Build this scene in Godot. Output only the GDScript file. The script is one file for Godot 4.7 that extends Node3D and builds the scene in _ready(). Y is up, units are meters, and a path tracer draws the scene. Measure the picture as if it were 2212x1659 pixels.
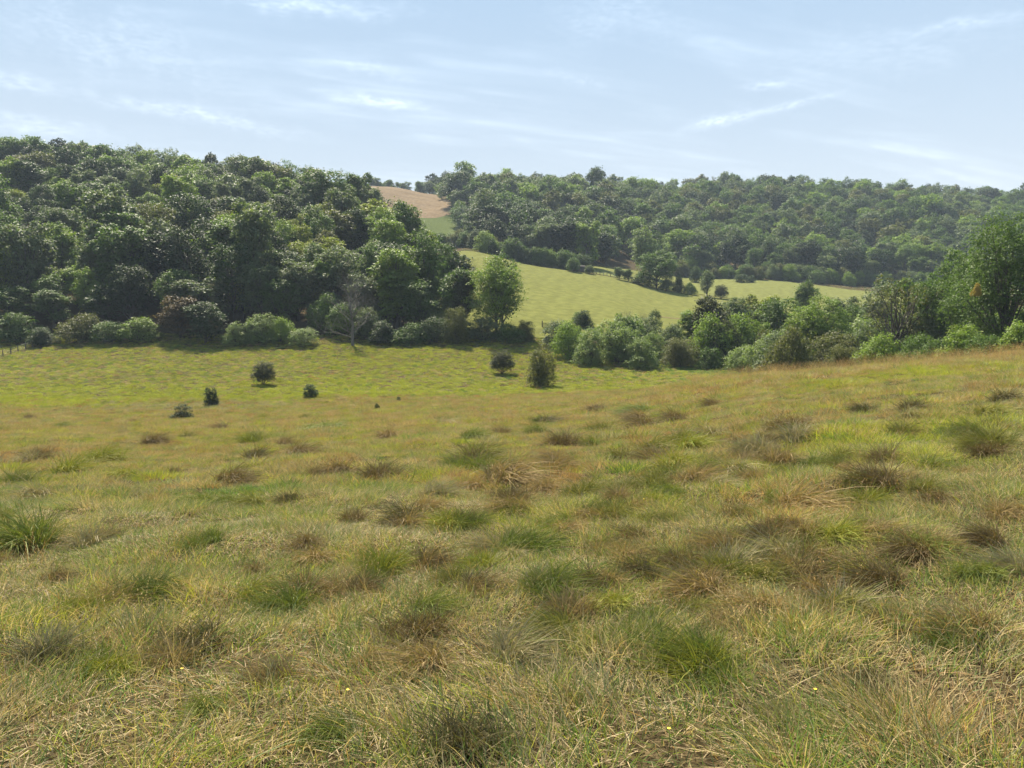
extends Node3D
# Chalk valley in late summer: rough pasture in front, meadow with hawthorns, woods and fields behind.
# World: x right, y up, the view runs along -z; "d" below is the distance forward (-z). The eye is at the origin.

const F := 1664.0            # focal length in the units of the 2212 x 1659 picture grid
const CX := 1106.0
const CY := 829.5
const HORIZON := 625.0       # eye level in that grid
var pitch := atan((CY - HORIZON) / F)

# ---------------------------------------------------------------- camera, sky, light
func setup_view() -> void:
	var cam := Camera3D.new()
	cam.name = "camera"
	cam.fov = rad_to_deg(2.0 * atan(CY / F))
	cam.near = 0.05
	cam.far = 4000.0
	cam.rotation.x = -pitch
	cam.current = true
	add_child(cam)
	var env := Environment.new()
	env.background_mode = Environment.BG_SKY
	var sky := Sky.new()
	var sm := ProceduralSkyMaterial.new()
	sm.sky_top_color = Color(0.40, 0.495, 0.588)
	sm.sky_horizon_color = Color(0.60, 0.615, 0.62)
	sm.sky_curve = 0.17
	sm.sky_energy_multiplier = 1.0
	sm.ground_bottom_color = Color(0.45, 0.47, 0.40)
	sm.ground_horizon_color = Color(0.57, 0.58, 0.59)
	sm.ground_curve = 0.05
	sm.sun_angle_max = 18.0
	sm.sky_cover = cloud_cover()
	sm.sky_cover_modulate = Color(1, 1, 1)
	sky.sky_material = sm
	env.sky = sky
	env.tonemap_mode = Environment.TONE_MAPPER_LINEAR
	env.tonemap_exposure = 2.85
	env.sdfgi_enabled = true
	env.ssao_enabled = true
	env.ssil_enabled = true
	env.fog_enabled = true
	env.fog_density = 0.00018
	env.fog_light_color = Color(0.85, 0.92, 1.0)
	var we := WorldEnvironment.new()
	we.name = "environment"
	we.environment = env
	add_child(we)
	var sun := DirectionalLight3D.new()
	sun.name = "sun"
	sun.light_energy = 1.6
	sun.light_color = Color(1.0, 0.955, 0.88)
	sun.light_angular_distance = 0.5
	sun.shadow_enabled = true
	sun.rotation_degrees = Vector3(-52.0, 180.0 + 20.0, 0.0)   # high, ahead, a little to the left
	add_child(sun)

# thin cirrus: streaks and fibrous veils, computed per direction
func cloud_cover() -> Texture2D:
	var w := 1024
	var h := 512
	var im := Image.create(w, h, false, Image.FORMAT_RGBA8)
	im.fill(Color(1, 1, 1, 0))
	var veil := FastNoiseLite.new()
	veil.seed = 11
	veil.frequency = 1.0
	veil.fractal_octaves = 4
	var fib := FastNoiseLite.new()
	fib.seed = 23
	fib.frequency = 1.0
	fib.fractal_octaves = 3
	# wisps seen in the picture: column, row, half length, half width, slope, strength
	var wisps := [[825, 222, 120, 11, 0.10, 0.5], [1560, 262, 95, 10, -0.20, 0.5], [1715, 224, 90, 6, -0.17, 0.42], [1660, 183, 60, 7, 0.02, 0.4],
		[430, 250, 260, 13, 0.12, 0.34], [2090, 48, 150, 9, -0.02, 0.3], [1330, 30, 190, 42, 0.1, 0.16], [640, 8, 280, 17, 0.02, 0.36], [240, 110, 280, 50, 0.12, 0.2], [40, 175, 90, 14, 0.1, 0.3],
		[60, 262, 160, 16, 0.05, 0.3], [800, 150, 130, 14, 0.15, 0.18], [1250, 170, 100, 10, 0.2, 0.18], [1900, 120, 300, 40, 0.0, 0.10]]
	var ws := []
	for q in wisps:
		var dir := pixel_ray(q[0], q[1])
		ws.append([atan2(dir.x, -dir.z), asin(dir.y), q[2] / F, q[3] / F, q[4], q[5]])
	for j in int(h * 0.5):
		var el := PI * 0.5 - (j + 0.5) / h * PI
		for i in w:
			im.set_pixel(i, j, Color(0.96, 0.98, 1.0, cloud_at(wrapf((i + 0.5) / w * TAU, -PI, PI), el, veil, fib, [])))
	# the same sky finer where its wisps are
	im.resize(4096, 2048, Image.INTERPOLATE_CUBIC)
	for j in range(700, 1024):
		var el := PI * 0.5 - (j + 0.5) / 2048.0 * PI
		for i in range(-600, 600):          # column 0 looks along the view
			im.set_pixel(posmod(i, 4096), j, Color(0.96, 0.98, 1.0, cloud_at((i + 0.5) / 4096.0 * TAU, el, veil, fib, ws)))
	return ImageTexture.create_from_image(im)

func cloud_at(az: float, el: float, veil: FastNoiseLite, fib: FastNoiseLite, ws: Array) -> float:
	var flat := 1.0 / (sin(el) + 0.12)
	var px := sin(az) * cos(el) * flat
	var pz := cos(az) * cos(el) * flat
	var along := px * 0.94 + pz * 0.34
	var across := -px * 0.34 + pz * 0.94
	var v := veil.get_noise_2d(along * 0.55, across * 1.1)
	var a := 0.0
	if v > -0.15:
		var f := 0.5 + 0.5 * fib.get_noise_2d(along * 1.6 + v, across * 7.0)
		a = (v + 0.15) * (0.05 + 0.8 * f * f * f) * 0.22
	for q in ws:
		var dx: float = (az - q[0]) / q[2]
		if absf(dx) < 1.4:
			var dy: float = (el - q[1] + q[4] * (az - q[0])) / q[3]
			dy += 0.9 * fib.get_noise_2d(az * 11.0, q[0] * 31.0) + 0.35 * fib.get_noise_2d(az * 45.0, q[0] * 57.0)
			if absf(dy) < 3.2:
				# fibres drawn out along the wisp
				var run: float = az + 0.25 * (el - q[1])
				var lift: float = el + q[4] * az
				var n := 1.0 - absf(fib.get_noise_2d(run * 26.0 + 4.0 * el, lift * 210.0)) * 1.9
				n = n * (0.65 + 0.7 * veil.get_noise_2d(run * 40.0, lift * 90.0 + 7.0)) + 0.12
				a += q[5] * exp(-dy * dy * 1.1) * exp(-dx * dx * 2.2) * clampf(n, 0.0, 1.0) * 0.31
	return clampf(a, 0.0, 0.5)

# ---------------------------------------------------------------- picture grid to directions and points
func pixel_ray(px: float, py: float) -> Vector3:
	var v := Vector3(px - CX, CY - py, -F).normalized()
	return v.rotated(Vector3.RIGHT, -pitch)

func pixel_at(px: float, py: float, d: float) -> Vector3:
	var v := pixel_ray(px, py)
	return v * (d / -v.z)

func u_of(px: float) -> float:
	return (px - CX) / 1676.0

func on_ground(px: float, py: float) -> Vector3:      # where the ray meets the ground
	var v := pixel_ray(px, py)
	v /= -v.z
	var d := 1.5
	while d < 700.0:
		var p := v * d
		if p.y < height(p.x, d):
			break
		d *= 1.01
	var p2 := v * d
	return Vector3(p2.x, height(p2.x, d), -d)

# ---------------------------------------------------------------- terrain
# survey lines: each runs outward from the eye; pairs are distance and height above eye level
const LINES := [
	[-900, [-60, 7.0, 0, -1.75, 20, -5.14, 40, -8.2, 60, -11.2, 75, -13.0, 90, -13.8, 108, -13.2, 139, -11.0, 180, 1.0, 230, 19.0, 280, 38.0, 330, 54.0, 420, 66.0, 600, 74.0, 1400, 74.0]],
	[0, [-60, 7.0, 0, -1.75, 20, -4.92, 40, -7.8, 60, -10.8, 75, -12.6, 90, -13.6, 108, -13.2, 139, -10.9, 180, 0.5, 230, 17.5, 280, 36.0, 330, 50.5, 420, 60.0, 600, 66.0, 1400, 66.0]],
	[400, [-60, 7.0, 0, -1.75, 20, -4.92, 40, -7.8, 60, -10.7, 77, -12.8, 90, -13.5, 108, -13.2, 139, -10.8, 180, 0.0, 230, 15.0, 280, 31.0, 320, 41.5, 420, 50.0, 600, 60.0, 1400, 62.0]],
	[640, [-60, 6.8, 0, -1.75, 20, -4.82, 40, -7.6, 60, -10.3, 80, -12.5, 95, -13.4, 110, -13.1, 140, -10.7, 180, -1.0, 230, 13.0, 290, 32.0, 360, 40.0, 480, 52.0, 600, 62.0, 1400, 64.0]],
	[800, [-60, 6.8, 0, -1.75, 20, -4.82, 40, -7.5, 60, -10.1, 80, -12.2, 97, -13.3, 112, -13.1, 141, -10.6, 180, -2.0, 220, 9.0, 260, 19.5, 310, 25.0, 380, 33.0, 460, 47.0, 560, 72.4, 620, 76.0, 1400, 80.0]],
	[930, [-60, 6.6, 0, -1.75, 20, -4.71, 40, -7.3, 60, -9.8, 80, -11.9, 100, -13.2, 115, -13.0, 143, -10.4, 180, -3.5, 220, 3.5, 260, 9.0, 300, 13.0, 360, 20.0, 420, 31.0, 450, 40.6, 500, 54.0, 560, 67.0, 620, 70.0, 1400, 74.0]],
	[1000, [-60, 6.4, 0, -1.75, 20, -4.71, 40, -7.25, 60, -9.7, 80, -11.7, 100, -13.2, 116, -13.0, 143, -10.4, 170, -4.5, 210, 2.5, 250, 8.8, 290, 14.0, 360, 22.0, 420, 32.0, 470, 50.0, 520, 60.0, 600, 68.0, 1400, 72.0]],
	[1150, [-60, 6.0, 0, -1.75, 20, -4.60, 40, -7.1, 60, -9.5, 80, -11.5, 103, -13.2, 118, -13.0, 145, -10.2, 165, -6.4, 200, -1.5, 240, 4.0, 280, 8.1, 330, 14.0, 400, 31.0, 470, 49.0, 540, 62.0, 600, 69.0, 1400, 72.0]],
	[1350, [-60, 5.4, 0, -1.75, 20, -4.39, 40, -6.6, 60, -8.5, 80, -10.9, 102, -12.6, 120, -12.9, 150, -11.0, 165, -8.0, 190, -5.0, 240, -0.5, 275, 3.2, 300, 6.0, 340, 10.0, 400, 24.0, 470, 44.0, 540, 59.0, 600, 67.0, 1400, 70.0]],
	[1450, [-60, 5.0, 0, -1.75, 20, -4.28, 40, -6.2, 61, -7.8, 80, -10.5, 100, -12.3, 118, -12.7, 150, -11.6, 165, -9.0, 190, -7.0, 240, -3.0, 270, -0.5, 300, 2.0, 340, 6.0, 400, 18.0, 470, 39.0, 540, 56.0, 600, 66.0, 1400, 70.0]],
	[1640, [-60, 4.2, 0, -1.75, 20, -3.85, 40, -5.3, 58, -6.6, 75, -9.0, 100, -12.0, 130, -13.0, 150, -12.2, 165, -10.5, 200, -8.0, 260, -4.0, 300, 0.5, 335, 4.0, 400, 15.0, 470, 36.0, 540, 55.0, 600, 69.0, 1400, 72.0]],
	[1850, [-60, 3.4, 0, -1.75, 20, -3.48, 40, -4.65, 52, -5.5, 70, -8.0, 95, -11.5, 130, -13.5, 165, -12.0, 200, -10.5, 260, -6.0, 300, -2.5, 335, 1.0, 400, 12.0, 470, 34.0, 540, 54.0, 600, 66.0, 1400, 70.0]],
	[2212, [-60, 2.4, 0, -1.75, 20, -3.05, 36, -3.5, 48, -4.05, 65, -6.3, 85, -9.0, 120, -12.5, 165, -12.8, 200, -11.0, 260, -7.0, 300, -4.0, 335, 0.0, 400, 12.0, 470, 32.0, 540, 48.0, 600, 58.0, 1400, 62.0]],
	[3100, [-60, 1.0, 0, -1.75, 20, -2.35, 36, -2.4, 48, -2.8, 65, -4.4, 85, -7.0, 120, -10.5, 165, -11.5, 200, -10.0, 260, -6.0, 300, -3.0, 335, 1.0, 400, 12.0, 470, 30.0, 540, 44.0, 600, 52.0, 1400, 56.0]],
]
const NT := 430
const NC := 240
const U0 := -1.2
const U1 := 1.2
const T0 := -3.41          # asinh(-60 / 4)
const T1 := 6.55           # asinh(1400 / 4)
var table := PackedFloat32Array()

func hermite(xs: Array, ys: Array, x: float) -> float:
	var n := xs.size()
	var k := 0
	while k < n - 2 and x > xs[k + 1]:
		k += 1
	var h: float = xs[k + 1] - xs[k]
	var s: float = (ys[k + 1] - ys[k]) / h
	var m0 := s
	var m1 := s
	if k > 0:
		var sp: float = (ys[k] - ys[k - 1]) / (xs[k] - xs[k - 1])
		m0 = (sp * h + s * (xs[k] - xs[k - 1])) / (h + xs[k] - xs[k - 1])
	if k < n - 2:
		var sn: float = (ys[k + 2] - ys[k + 1]) / (xs[k + 2] - xs[k + 1])
		m1 = (sn * h + s * (xs[k + 2] - xs[k + 1])) / (h + xs[k + 2] - xs[k + 1])
	var t: float = clampf((x - xs[k]) / h, 0.0, 1.0)
	var a: float = ys[k]
	var b: float = ys[k + 1]
	return a + t * (h * m0 + t * (3.0 * (b - a) - h * (2.0 * m0 + m1) + t * (2.0 * (a - b) + h * (m0 + m1))))

func build_table() -> void:
	var us := []
	var rows := []
	for l in LINES:
		us.append(u_of(l[0]))
		var xs := []
		var ys := []
		for i in l[1].size() / 2:
			xs.append(float(l[1][2 * i]))
			ys.append(float(l[1][2 * i + 1]))
		rows.append([xs, ys])
	var big := FastNoiseLite.new()
	big.seed = 5
	big.frequency = 0.035
	var small := FastNoiseLite.new()
	small.seed = 6
	small.frequency = 0.28
	small.fractal_octaves = 2
	table.resize(NT * NC)
	for j in NT:
		var d := 4.0 * sinh(lerpf(T0, T1, j / float(NT - 1)))
		var hs := []
		for r in rows:
			hs.append(hermite(r[0], r[1], d))
		for i in NC:
			var u := lerpf(U0, U1, i / float(NC - 1))
			var x := u * maxf(d, 12.0)
			var y := hermite(us, hs, u)
			var rough := smoothstep(1.0, 9.0, absf(d))
			var amp := 0.30 * smoothstep(8.0, 40.0, d) + 1.2 * smoothstep(300.0, 420.0, d)
			y += big.get_noise_2d(x, d) * amp
			if d < 170.0:
				y += small.get_noise_2d(x, d) * (0.16 * rough)
			table[j * NC + i] = y

func height(x: float, d: float) -> float:
	var u := clampf((x / maxf(d, 12.0) - U0) / (U1 - U0), 0.0, 1.0) * (NC - 1)
	var t := clampf((asinh(d / 4.0) - T0) / (T1 - T0), 0.0, 1.0) * (NT - 1)
	var i := mini(int(u), NC - 2)
	var j := mini(int(t), NT - 2)
	var fu := u - i
	var k := j * NC + i
	return lerpf(lerpf(table[k], table[k + 1], fu), lerpf(table[k + NC], table[k + NC + 1], fu), t - j)

func ground_up(x: float, d: float) -> Vector3:
	var e := 0.25 + d * 0.01
	return Vector3(height(x - e, d) - height(x + e, d), 2.0 * e, height(x, d + e) - height(x, d - e)).normalized()

# ---------------------------------------------------------------- mesh helpers
class Builder:
	var v := PackedVector3Array()
	var n := PackedVector3Array()
	var c := PackedColorArray()
	var k := PackedInt32Array()

	func leaf(p: Vector3, along: Vector3, side: Vector3, nor: Vector3, col: Color) -> void:   # folded, pointed
		var b := v.size()
		var mid := p + along * 0.45 - nor * (along.length() * 0.08)
		v.append(p)
		v.append(mid + side)
		v.append(p + along)
		v.append(mid - side)
		for q in 4:
			n.append(nor)
			c.append(col)
		k.append_array(PackedInt32Array([b, b + 1, b + 2, b, b + 2, b + 3]))

	func tube(ps: Array, rs: Array, sides: int, col: Color) -> void:
		var b := v.size()
		for i in ps.size():
			var t: Vector3 = (ps[mini(i + 1, ps.size() - 1)] - ps[maxi(i - 1, 0)]).normalized()
			var a := t.cross(Vector3(0.31, 0.2, 0.93)).normalized()
			var e := t.cross(a)
			for s in sides:
				var q := TAU * s / sides
				var o := a * cos(q) + e * sin(q)
				v.append(ps[i] + o * rs[i])
				n.append(o)
				c.append(col)
		for i in ps.size() - 1:
			for s in sides:
				var s2 := (s + 1) % sides
				var a0 := b + i * sides
				k.append_array(PackedInt32Array([a0 + s, a0 + sides + s, a0 + s2, a0 + s2, a0 + sides + s, a0 + sides + s2]))

	func blade(p: Vector3, dir: Vector3, bend: Vector3, side: Vector3, length: float, segs: int, col: Color) -> void:
		var b := v.size()
		var nor := side.cross(dir).normalized()
		if nor.y < 0.0:
			nor = -nor
			side = -side
		nor = (nor + Vector3.UP * 0.35).normalized()
		for i in segs + 1:
			var t := i / float(segs)
			var q := p + dir * (length * t) + bend * (length * t * t)
			if i == segs:
				v.append(q)
				n.append(nor)
				c.append(col)
			else:
				var w := side * (1.0 - 0.55 * t)
				v.append(q - w)
				v.append(q + w)
				n.append(nor)
				n.append(nor)
				c.append(col)
				c.append(col)
		for i in segs - 1:
			var a := b + 2 * i
			k.append_array(PackedInt32Array([a, a + 2, a + 1, a + 1, a + 2, a + 3]))
		var z := b + 2 * (segs - 1)
		k.append_array(PackedInt32Array([z, z + 2, z + 1]))

	func box(at: Vector3, size: Vector3, col: Color, turn := Basis()) -> void:
		var h := size * 0.5
		for ax in 3:
			for sg in [-1.0, 1.0]:
				var nn := Vector3.ZERO
				nn[ax] = sg
				var p1 := Vector3.ZERO
				var p2 := Vector3.ZERO
				p1[(ax + 1) % 3] = h[(ax + 1) % 3]
				p2[(ax + 2) % 3] = h[(ax + 2) % 3]
				var ce := nn * h[ax]
				var b := v.size()
				for q in [ce - p1 - p2, ce + p1 - p2, ce + p1 + p2, ce - p1 + p2]:
					v.append(at + turn * q)
					n.append(turn * nn)
					c.append(col)
				if sg > 0.0:
					k.append_array(PackedInt32Array([b, b + 2, b + 1, b, b + 3, b + 2]))
				else:
					k.append_array(PackedInt32Array([b, b + 1, b + 2, b, b + 2, b + 3]))

	func mesh() -> ArrayMesh:
		var a := []
		a.resize(Mesh.ARRAY_MAX)
		a[Mesh.ARRAY_VERTEX] = v
		a[Mesh.ARRAY_NORMAL] = n
		a[Mesh.ARRAY_COLOR] = c
		a[Mesh.ARRAY_INDEX] = k
		var m := ArrayMesh.new()
		m.add_surface_from_arrays(Mesh.PRIMITIVE_TRIANGLES, a)
		return m

func rnd_dir(r: RandomNumberGenerator) -> Vector3:
	var y := r.randf_range(-1.0, 1.0)
	var a := r.randf() * TAU
	var q := sqrt(1.0 - y * y)
	return Vector3(q * cos(a), y, q * sin(a))

var taken := {}
func numbered(called: String) -> String:
	var k: int = taken.get(called, 0)
	taken[called] = k + 1
	return called if k == 0 else "%s_%03d" % [called, k]

func tag(o: Node, label: String, category: String, group := "", kind := "") -> void:
	if label:
		o.set_meta("label", label)
	if category:
		o.set_meta("category", category)
	if group:
		o.set_meta("group", group)
	if kind:
		o.set_meta("kind", kind)

func part(called: String, m: Mesh, mat: Material, parent: Node) -> MeshInstance3D:
	var o := MeshInstance3D.new()
	o.name = called
	o.mesh = m
	o.material_override = mat
	parent.add_child(o, true)
	return o

# ---------------------------------------------------------------- materials
func srgb(r: float, g: float, b: float) -> Color:
	return Color(r, g, b).linear_to_srgb()

func speckle(sd: int, size: int, freq: float, lo: float, hi: float, octaves := 5) -> NoiseTexture2D:
	var t := NoiseTexture2D.new()
	t.width = size
	t.height = size
	t.seamless = true
	var f := FastNoiseLite.new()
	f.seed = sd
	f.frequency = freq
	f.fractal_octaves = octaves
	t.noise = f
	var g := Gradient.new()
	g.set_color(0, Color(lo, lo, lo))
	g.set_color(1, Color(hi, hi, hi))
	t.color_ramp = g
	return t

var leaf_mats := {}
const TONES := {   # real leaf colours, linear
	"deep": [0.047, 0.077, 0.021], "mid": [0.090, 0.143, 0.031], "light": [0.165, 0.232, 0.040], "grey": [0.118, 0.152, 0.070], "yellow": [0.21, 0.24, 0.038],
	"russet": [0.11, 0.075, 0.030], "dark": [0.036, 0.055, 0.020], "willow": [0.175, 0.23, 0.074], "olive": [0.108, 0.116, 0.033], "haw": [0.058, 0.067, 0.024], "gold": [0.30, 0.225, 0.045]}

func leaf_mat(tone: String) -> StandardMaterial3D:
	if not leaf_mats.has(tone):
		var m := StandardMaterial3D.new()
		m.resource_name = "leaves_" + tone
		var t: Array = TONES[tone]
		m.albedo_color = srgb(t[0], t[1], t[2])
		m.vertex_color_use_as_albedo = true
		m.roughness = 0.55
		m.metallic_specular = 0.28
		m.cull_mode = BaseMaterial3D.CULL_DISABLED
		m.backlight_enabled = true
		m.backlight = srgb(0.76, 0.84, 0.34)
		leaf_mats[tone] = m
	return leaf_mats[tone]

var bark: StandardMaterial3D
var bark_pale: StandardMaterial3D
var grass_mat: StandardMaterial3D

func make_materials() -> void:
	bark = StandardMaterial3D.new()
	bark.albedo_color = srgb(0.10, 0.085, 0.065)
	bark.roughness = 0.95
	bark.uv1_triplanar = true
	bark.albedo_texture = speckle(71, 256, 0.03, 0.55, 1.0)
	bark_pale = bark.duplicate()
	bark_pale.albedo_color = srgb(0.20, 0.18, 0.15)
	grass_mat = StandardMaterial3D.new()
	grass_mat.albedo_color = Color.WHITE
	grass_mat.vertex_color_use_as_albedo = true
	grass_mat.roughness = 0.6
	grass_mat.metallic_specular = 0.35
	grass_mat.cull_mode = BaseMaterial3D.CULL_DISABLED
	grass_mat.backlight_enabled = true
	grass_mat.backlight = srgb(0.72, 0.74, 0.5)

func ground_mat(r: float, g: float, b: float, sd: int, scale: float, lo: float, bump: float) -> StandardMaterial3D:
	var m := StandardMaterial3D.new()
	m.albedo_color = srgb(r, g, b)
	m.roughness = 1.0
	m.metallic_specular = 0.1
	m.uv1_triplanar = true
	m.uv1_world_triplanar = true
	m.uv1_scale = Vector3.ONE * scale
	m.albedo_texture = speckle(sd, 1024, 0.012, lo, 1.0)
	if bump > 0.0:
		m.heightmap_enabled = true
		m.heightmap_scale = bump
		m.heightmap_texture = speckle(sd + 1, 512, 0.05, 0.0, 1.0)
	return m

# ---------------------------------------------------------------- the setting
func build_ground() -> void:
	var b := Builder.new()
	for j in NT:
		var d := 4.0 * sinh(lerpf(T0, T1, j / float(NT - 1)))
		for i in NC:
			var u := lerpf(U0, U1, i / float(NC - 1))
			var x := u * maxf(d, 12.0)
			b.v.append(Vector3(x, table[j * NC + i], -d))
			b.n.append(ground_up(x, d))
			b.c.append(Color.WHITE)
	for j in NT - 1:
		for i in NC - 1:
			var k := j * NC + i
			b.k.append_array(PackedInt32Array([k, k + NC, k + 1, k + 1, k + NC, k + NC + 1]))
	var o := part("ground", b.mesh(), ground_mat(0.16, 0.12, 0.06, 31, 1.1, 0.25, 2.5), self)
	tag(o, "rough valley ground under the grass and the woods", "ground", "", "structure")

# a sheet draped over the terrain between two survey edges; edges list [column, near distance, far distance]
func field(called: String, label: String, edges: Array, lift: float, mat: Material, nd: int, nu: int) -> void:
	var us := []
	var ns := []
	var fs := []
	for e in edges:
		us.append(u_of(e[0]))
		ns.append(float(e[1]))
		fs.append(float(e[2]))
	var b := Builder.new()
	for j in nd:
		for i in nu:
			var u := lerpf(us[0], us[-1], i / float(nu - 1))
			var d := lerpf(hermite(us, ns, u), hermite(us, fs, u), j / float(nd - 1))
			var x := u * d
			b.v.append(Vector3(x, height(x, d) + lift, -d))
			b.n.append(ground_up(x, d))
			b.c.append(Color.WHITE)
	for j in nd - 1:
		for i in nu - 1:
			var k := j * nu + i
			b.k.append_array(PackedInt32Array([k, k + nu, k + 1, k + 1, k + nu, k + nu + 1]))
	tag(part(called, b.mesh(), mat, self), label, "field", "", "structure")

func build_fields() -> void:
	field("stubble_field", "pale brown harvested field high on the far slope", [[700, 400, 566], [800, 432, 568], [900, 446, 570], [960, 449, 548], [985, 451, 500], [1010, 452, 462]], 0.45, ground_mat(0.215, 0.157, 0.093, 41, 0.03, 0.72, 8.0), 60, 60)
	var wheel := ground_mat(0.185, 0.133, 0.078, 42, 0.2, 0.7, 0.0)
	for k in 4:
		var o := k * 19.0
		var wide := 1.0 + 0.3 * k
		field(numbered("wheel_track"), "faint wheel line curving across the brown stubble field", [[790, 476 + o, 476 + o + wide], [870, 478 + o, 478 + o + wide], [925, 472 + o, 472 + o + wide], [962 - 4 * k, 461 + o, 461 + o + wide]], 0.5, wheel, 2, 60)
	field("green_strip", "strip of green pasture below the brown stubble field", [[800, 330, 432], [900, 340, 446], [960, 345, 449], [1010, 350, 452], [1060, 335, 425]], 0.40, ground_mat(0.10, 0.127, 0.037, 43, 0.06, 0.7, 5.0), 30, 40)
	field("hill_pasture", "sunlit golden green pasture sloping behind the valley hedge", [[880, 150, 296], [1000, 150, 292], [1150, 150, 283], [1240, 152, 281], [1350, 154, 277], [1450, 156, 271], [1560, 160, 262], [1700, 165, 240], [1850, 170, 230]], 0.12, ground_mat(0.158, 0.165, 0.045, 45, 0.023, 0.74, 5.0), 90, 120)
	field("far_pasture", "second pale green pasture beyond the field fence and oak", [[1165, 287, 300], [1240, 284, 312], [1350, 279, 324], [1450, 273, 335], [1560, 264, 338], [1700, 242, 336], [1850, 232, 322], [2000, 225, 318]], 0.14, ground_mat(0.162, 0.172, 0.052, 47, 0.027, 0.76, 4.0), 60, 100)
	field("farm_track", "thin bare track crossing the golden pasture", [[1415, 187, 188.4], [1450, 188, 189.2], [1500, 190, 191.3]], 0.2, ground_mat(0.22, 0.16, 0.10, 49, 0.3, 0.7, 0.0), 4, 40)

# ---------------------------------------------------------------- trees
var kinds := {}      # name -> [trunk mesh, crown mesh, height, width]

func bezier(a: Vector3, m: Vector3, e: Vector3, n: int) -> Array:
	var out := []
	for i in n + 1:
		var t := i / float(n)
		out.append(a.lerp(m, t).lerp(m.lerp(e, t), t))
	return out

func taper(r0: float, r1: float, n: int) -> Array:
	var out := []
	for i in n + 1:
		out.append(lerpf(r0, r1, i / float(n)))
	return out

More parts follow.
